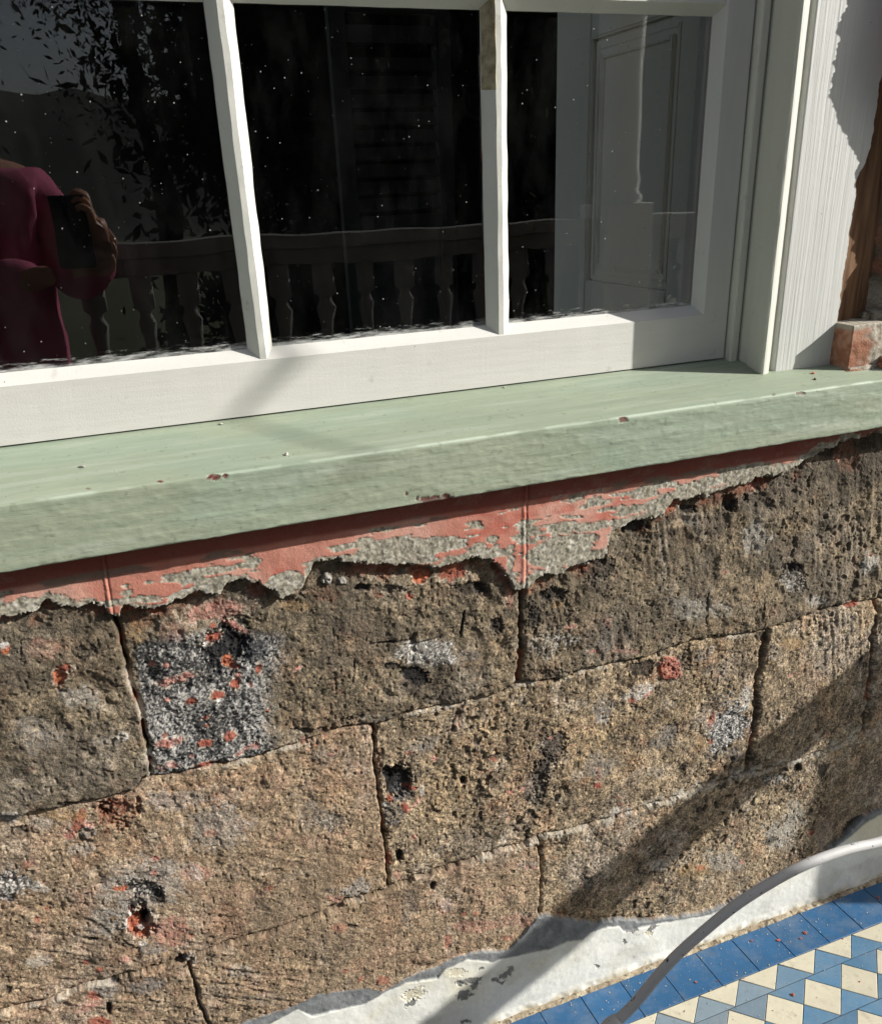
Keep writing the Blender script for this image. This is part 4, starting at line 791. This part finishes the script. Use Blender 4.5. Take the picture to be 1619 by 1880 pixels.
# carry the arch on beyond the last measured point, mirrored down to the floor
last = pts[-1]; xm_ = last.x + .045
right = [Vector((2*xm_ - p.x, yh, p.z)) for p in reversed(pts)]
mid = [Vector((xm_, yh, last.z + .006))]
leg = [Vector((right[-1].x + .012, yh, right[-1].z - .06)), Vector((right[-1].x + .018, yh, ZF + .003))]
path = pts + mid + right + leg
def smooth_path(P, it=3):
    for _ in range(it):
        Q = [P[0]]
        for a, b in zip(P[:-1], P[1:]): Q += [a*.75 + b*.25, a*.25 + b*.75]
        Q.append(P[-1]); P = Q
    return P
link('arched_tube', tube_mesh(smooth_path(path, 3), .0056, 20), M_steel, hoop)
j = pts[0]; jd = (pts[0] - pts[1]).normalized()
link('collar', tube_mesh([j - jd*.004, j + jd*.006, j + jd*.022], [.0074, .0088, .0080], 18), M_steel, hoop)
link('leg', tube_mesh([j + jd*.014, Vector((j.x - .03, yh, j.z - .09)), Vector((j.x - .034, yh, ZF + .003))], .0060, 18), M_steel, hoop)

# ================================================================== side rail that throws the diagonal shadow, balustrade, columns
rail = thing('side_handrail', 'white wooden handrail and post at the right end of the verandah', 'handrail', (2.4, -.53, ZF))
box('handrail', 2.362, 2.438, -1.30, -.002, -.175, -.085, M_balus, rail, .008)
box('post', 2.365, 2.435, -.565, -.495, ZF, -.176, M_balus, rail, .004)
bal = thing('balustrade', 'white turned verandah balustrade mirrored faintly in the window glass', 'balustrade', (.3, -1.34, ZF))
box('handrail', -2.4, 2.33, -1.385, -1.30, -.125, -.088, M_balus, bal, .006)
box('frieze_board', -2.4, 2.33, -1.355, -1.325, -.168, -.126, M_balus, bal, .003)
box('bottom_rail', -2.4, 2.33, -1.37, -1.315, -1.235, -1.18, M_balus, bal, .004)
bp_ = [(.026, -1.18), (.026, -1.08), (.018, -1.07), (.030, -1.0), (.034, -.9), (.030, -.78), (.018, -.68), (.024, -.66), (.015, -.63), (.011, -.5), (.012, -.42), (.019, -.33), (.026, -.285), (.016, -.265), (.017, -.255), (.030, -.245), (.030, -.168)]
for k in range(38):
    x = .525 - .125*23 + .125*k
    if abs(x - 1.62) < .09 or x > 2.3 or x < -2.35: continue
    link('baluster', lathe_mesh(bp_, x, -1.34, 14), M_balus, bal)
def column(x, lab_):
    t = thing('verandah_column', lab_, 'column', (x, -1.34, ZF))
    box('plinth', x-.085, x+.085, -1.425, -1.255, ZF, -.05, M_colm, t, .006)
    link('shaft', lathe_mesh([(.075, -.05), (.08, -.03), (.065, -.01), (.07, .02), (.062, .05), (.066, .5), (.058, 1.6)], x, -1.34, 28), M_colm, t)
    box('capital', x-.08, x+.08, -1.42, -1.26, 1.60, 1.75, M_colm, t, .006)
column(1.62, 'white round column mirrored in the right hand pane')
column(2.42, 'white round column at the verandah corner on the far right')

# unseen stems, added to cast the soft shadow on the sash and the sill
caster = thing('shadow_stem', 'thin unseen stem added to cast a soft shadow on the window', 'plant stem', (3.5, -1.3, 1.6))
def off_(p, t=3.7): return Vector(p) + SUN*t
A_ = off_(on_y(575, 640, .112)); B_ = off_(on_y(430, 762, .112)); T_ = A_ + Vector((.25, -.02, .75))
link('stem', tube_mesh(smooth_path([T_, A_ + Vector((.06, 0, .2)), A_, (A_ + B_)/2, B_], 2), .0056, 10), M_bark, caster)
C_ = off_(on_y(520, 775, .06)); D_ = off_(on_y(640, 885, -.04))
link('shadow_shoot', tube_mesh(smooth_path([T_, A_ + Vector((.05, 0, .18)), A_ + Vector((-.01, 0, .02)), C_, (C_ + D_)/2 + Vector((0, 0, .01)), D_], 2), .0038, 10), M_bark, caster)

# ================================================================== garden behind the camera (seen only as reflections)
g = bmesh.new(); bmesh.ops.create_grid(g, x_segments=60, y_segments=60, size=400)
for v in g.verts: v.co.z = -1.95
link('ground', bm_mesh(g), M_earth, None, None, False)['kind'] = 'structure'
hx = np.linspace(-260, 260, 90); hy = np.linspace(-60, -240, 40); HX, HY = np.meshgrid(hx, hy)
rise = sst(-60, -150, HY); HZ = -1.95 + rise*(7 + 12*fbm(HX, HY, .014, 4, 700) + 12*sst(5, -60, HX))
me = np_mesh('hill', np.stack([HX, HY, HZ + (fbm(HX, HY, .2, 3, 704) - .5)*4*rise], -1).reshape(-1, 3), grid_faces(*HX.shape), None)
link('hill', me, M_hill, None, None, False)['kind'] = 'structure'
def tree(x, y, h, cr, lab_, seed, mat, zlow=.25, nl=5200, ls=1.0):
    t = thing('tree', lab_, 'tree', (x, y, -1.95), 'trees in the garden'); r = np.random.RandomState(seed)
    link('trunk', tube_mesh([(x, y, -1.95), (x + .1, y, -1.95 + h*.35), (x - .1, y + .1, -1.95 + h*.8)], [h*.03, h*.022, h*.008], 10), M_bark, t)
    cen = np.array([(x + r.uniform(-1, 1)*cr*.75, y + r.uniform(-1, 1)*cr*.6, -1.95 + h*r.uniform(zlow, .92)) for _ in range(34)])
    c = cen[r.randint(0, 34, nl)] + r.normal(0, 1, (nl, 3))*np.array([.26, .26, .2])*cr
    a = r.normal(0, 1, (nl, 3)); a /= np.linalg.norm(a, axis=1)[:, None]; b = np.cross(a, r.normal(0, 1, (nl, 3))); b /= np.linalg.norm(b, axis=1)[:, None]
    s1 = ls*r.uniform(.022, .052, (nl, 1))*min(cr, 2.0)*.45
    V_ = np.stack([c - a*s1*1.6, c - b*s1*.6, c + a*s1*1.6, c + b*s1*.6], 1).reshape(-1, 3)
    link('crown', np_mesh('crown', V_, np.arange(nl*4).reshape(-1, 4), None), mat, t, None, False)
tree(2.7, -7.5, 6.3, 2.0, 'dense dark tree nearest the verandah', 1, M_leaf, .10, 46000, 1.3)
tree(5.4, -9.5, 7.0, 2.5, 'broad dark tree right of the nearest tree', 2, M_leaf, .08, 30000, 2.0)
tree(9.5, -11, 7.5, 3.0, 'dark tree farthest to the right', 3, M_leaf, .08, 30000, 2.0)
tree(.9, -9, 5.6, 1.2, 'thin airy tree with sky showing through its crown', 4, M_leaf2, .50, 5200)
tree(-5, -13, 5.5, 2.6, 'leafy tree to the left of the verandah', 5, M_leaf2, .3, 6000)

# ================================================================== person holding the phone (reflected)
per = thing('person', 'person in a loose pink shirt holding up a dark phone, mirrored in the left pane', 'person', (-.26, -1.33, ZF))
def skin_obj(name, verts, edges, radii, mat, parent, root=0, sub=2):
    me = bpy.data.meshes.new(name); me.from_pydata(verts, edges, []); me.update()
    o = link(name, me, mat, parent, None, False)
    sm_ = o.modifiers.new('skin', 'SKIN'); sm_.use_smooth_shade = True
    for i, rr in enumerate(radii):
        sv = me.skin_vertices[0].data[i]; sv.radius = rr if isinstance(rr, tuple) else (rr, rr); sv.use_root = (i == root)
    ss = o.modifiers.new('sub', 'SUBSURF'); ss.levels = sub; ss.render_levels = sub
    return o
bx_, by_ = -.235, -1.37
bv = [(bx_, by_, -.42), (bx_, by_, -.25), (bx_, by_+.01, -.08), (bx_, by_, .07), (bx_, by_+.01, .135), (bx_, by_+.025, .21), (bx_, by_+.03, .28),   # pelvis..head
      (bx_-.17, by_, .05), (bx_-.24, by_+.03, -.20), (-.05, by_+.24, -.14),                       # left arm towards the phone
      (bx_+.17, by_, .05), (bx_+.23, by_+.05, -.17), (.060, by_+.255, -.090),                     # right arm
      (bx_-.09, by_, -.52), (bx_-.10, by_+.01, -.90), (bx_-.10, by_-.01, -1.27), (bx_-.11, by_+.13, -1.30),
      (bx_+.09, by_, -.52), (bx_+.10, by_+.01, -.90), (bx_+.10, by_-.01, -1.27), (bx_+.12, by_+.13, -1.30)]
be = [(0,1),(1,2),(2,3),(3,4),(4,5),(5,6),(3,7),(7,8),(8,9),(3,10),(10,11),(11,12),(0,13),(13,14),(14,15),(15,16),(0,17),(17,18),(18,19),(19,20)]
br_ = [(.15,.11),(.13,.10),(.14,.10),(.12,.09),.05,(.072,.088),(.066,.078),.055,.042,.026,.055,.042,.026,.085,.058,.036,.03,.085,.058,.036,.03]
skin_obj('body', bv, be, br_, M_skin, per)
# shirt: slightly larger, loose
sv_ = [(bx_, by_, -.56), (bx_, by_, -.30), (bx_, by_+.01, -.08), (bx_, by_, .06), (bx_, by_, .095),
       (bx_-.155, by_, .035), (bx_-.25, by_+.03, -.20), (-.08, by_+.20, -.150), (bx_+.155, by_, .035), (bx_+.225, by_+.05, -.17), (.054, by_+.205, -.108), (bx_+.215, by_+.012, -.06), (bx_-.225, by_+.008, -.05)]
se_ = [(0,1),(1,2),(2,3),(3,4),(3,5),(5,12),(12,6),(6,7),(3,8),(8,11),(11,9),(9,10)]
sh_ = skin_obj('shirt', sv_, se_, [(.21,.15),(.195,.145),(.185,.14),(.17,.12),.085,.080,.076,.056,.080,.074,.052,.082,.082], M_pink, per)
skin_obj('trousers', [(bx_, by_, -.50), (bx_-.095, by_, -.58), (bx_-.10, by_+.01, -.9), (bx_-.10, by_-.01, -1.25), (bx_+.095, by_, -.58), (bx_+.10, by_+.01, -.9), (bx_+.10, by_-.01, -1.25)],
         [(0,1),(1,2),(2,3),(0,4),(4,5),(5,6)], [(.15,.12),.10,.075,.06,.10,.075,.06], M_trouser, per)
tx = bpy.data.textures.new('folds', 'CLOUDS'); tx.noise_scale = .085; tx.noise_depth = 2
dm_ = sh_.modifiers.new('folds', 'DISPLACE'); dm_.texture = tx; dm_.strength = .030; dm_.mid_level = .45; dm_.texture_coords = 'LOCAL'
# head detail
hb = bmesh.new()
hc = Vector((bx_, by_+.035, .255))
bmesh.ops.create_uvsphere(hb, u_segments=40, v_segments=30, radius=1)
for v in hb.verts:
    x_, y_, z_ = v.co; jaw = 1 - .28*max(0, -z_)**1.3
    v.co = Vector((x_*.074*jaw, y_*.092*(1 - .12*max(0, -z_)), z_*.115)) + hc
    if y_ > .5:
        n_ = math.exp(-((x_/.16)**2))*math.exp(-(((z_+.10)/.20)**2)); v.co.y += .020*n_
        for s_ in (-1, 1): v.co.y -= .007*math.exp(-(((x_-s_*.38)/.17)**2 + ((z_-.08)/.12)**2))
        v.co.y += .004*math.exp(-((x_/.3)**2 + ((z_+.45)/.08)**2)); v.co.y += .005*math.exp(-((x_/.3)**2 + ((z_+.78)/.15)**2))
for s_ in (-1, 1): bmesh.ops.create_uvsphere(hb, u_segments=12, v_segments=10, radius=1, matrix=Matrix.Translation(hc + Vector((s_*.073, -.012, -.005))) @ Matrix.Diagonal((.010, .020, .032, 1)))
link('head', bm_mesh(hb), M_skin, per)
for s_ in (-1, 1):
    eb = bmesh.new(); bmesh.ops.create_uvsphere(eb, u_segments=14, v_segments=10, radius=.0115, matrix=Matrix.Translation(hc + Vector((s_*.029, .074, .009)))); e_ = link('eye', bm_mesh(eb), M_eye, per)
    eb = bmesh.new(); bmesh.ops.create_uvsphere(eb, u_segments=10, v_segments=8, radius=.0055, matrix=Matrix.Translation(hc + Vector((s_*.029, .0815, .008)))); link('iris', bm_mesh(eb), M_iris, e_)
eb = bmesh.new(); bmesh.ops.create_uvsphere(eb, u_segments=16, v_segments=8, radius=1, matrix=Matrix.Translation(hc + Vector((0, .083, -.052))) @ Matrix.Diagonal((.024, .008, .008, 1))); link('mouth', bm_mesh(eb), M_lip, per)
hb = bmesh.new(); bmesh.ops.create_uvsphere(hb, u_segments=40, v_segments=30, radius=1)
for v in hb.verts:
    x_, y_, z_ = v.co; k = 1 + .03*math.sin(x_*19 + z_*11) + .02*math.sin(z_*31)
    z2 = z_*(.125 if z_ > 0 else .24); y2 = y_*(.105) - .022
    if y_ > .1 and z_ < .55: y2 = min(y2, .028 + .02*z_)
    v.co = Vector((x_*.089*k, y2*k, z2*k)) + hc + Vector((0, -.004, .012))
link('hair', bm_mesh(hb), M_hair, per)
# right hand round the phone edge, left hand under it
def hand(w0, palm, up, out, side, name='hand'):
    """w0 wrist, palm centre direction up; fingers start along `up`, curl towards `out`; side = thumb side"""
    U_, O_, S_ = Vector(up).normalized(), Vector(out).normalized(), Vector(side).normalized(); W = Vector(w0); K = W + U_*.085
    vs = [W, W + U_*.045, K]; ed = [(0, 1), (1, 2)]; ra = [(.026, .018), (.036, .016), (.036, .013)]
    for i, (ln_, off) in enumerate(((.070, .030), (.078, .010), (.072, -.010), (.056, -.029))):
        a = K + S_*off; b0 = len(vs); c1 = a + U_*ln_*.45; c2 = c1 + (U_*.35 + O_*.9).normalized()*ln_*.35; c3 = c2 + (O_*1.0 - U_*.5).normalized()*ln_*.28
        vs += [a, c1, c2, c3]; ed += [(1, b0), (b0, b0+1), (b0+1, b0+2), (b0+2, b0+3)]; ra += [.0098, .009, .0084, .007]
    b0 = len(vs); t0 = W + U_*.03 + S_*.034; vs += [t0, t0 + (S_*.6 + U_*.8 + O_*.3).normalized()*.034, t0 + (S_*.7 + U_*1.0 + O_*1.1).normalized()*.062]; ed += [(0, b0), (b0, b0+1), (b0+1, b0+2)]; ra += [.014, .0105, .0085]
    return skin_obj(name, [tuple(v) for v in vs], ed, ra, M_skin, per, 0, 2)
hand((.060, by_+.265, -.10), None, (-.06, .14, .95), (-1, .1, .1), (0, -.9, .4))
hand((-.035, by_+.235, -.135), None, (.9, .1, .2), (.2, .1, .9), (0, -.6, .8))
ph = tag(bpy.data.objects.new('phone', None), 'dark phone held upright in front of the pink shirt', 'phone'); COL.objects.link(ph); ph.location = (.005, -1.072, -.045)
box('phone_body', -.034, .044, -1.080, -1.070, -.125, .030, M_phone, ph, .004)
for dx, dz in ((-.020, .008), (-.020, -.012)):
    link('camera_lens', tube_mesh([(.0+dx, -1.0705, dz), (.0+dx, -1.067, dz)], .0075, 20), M_lens, ph)
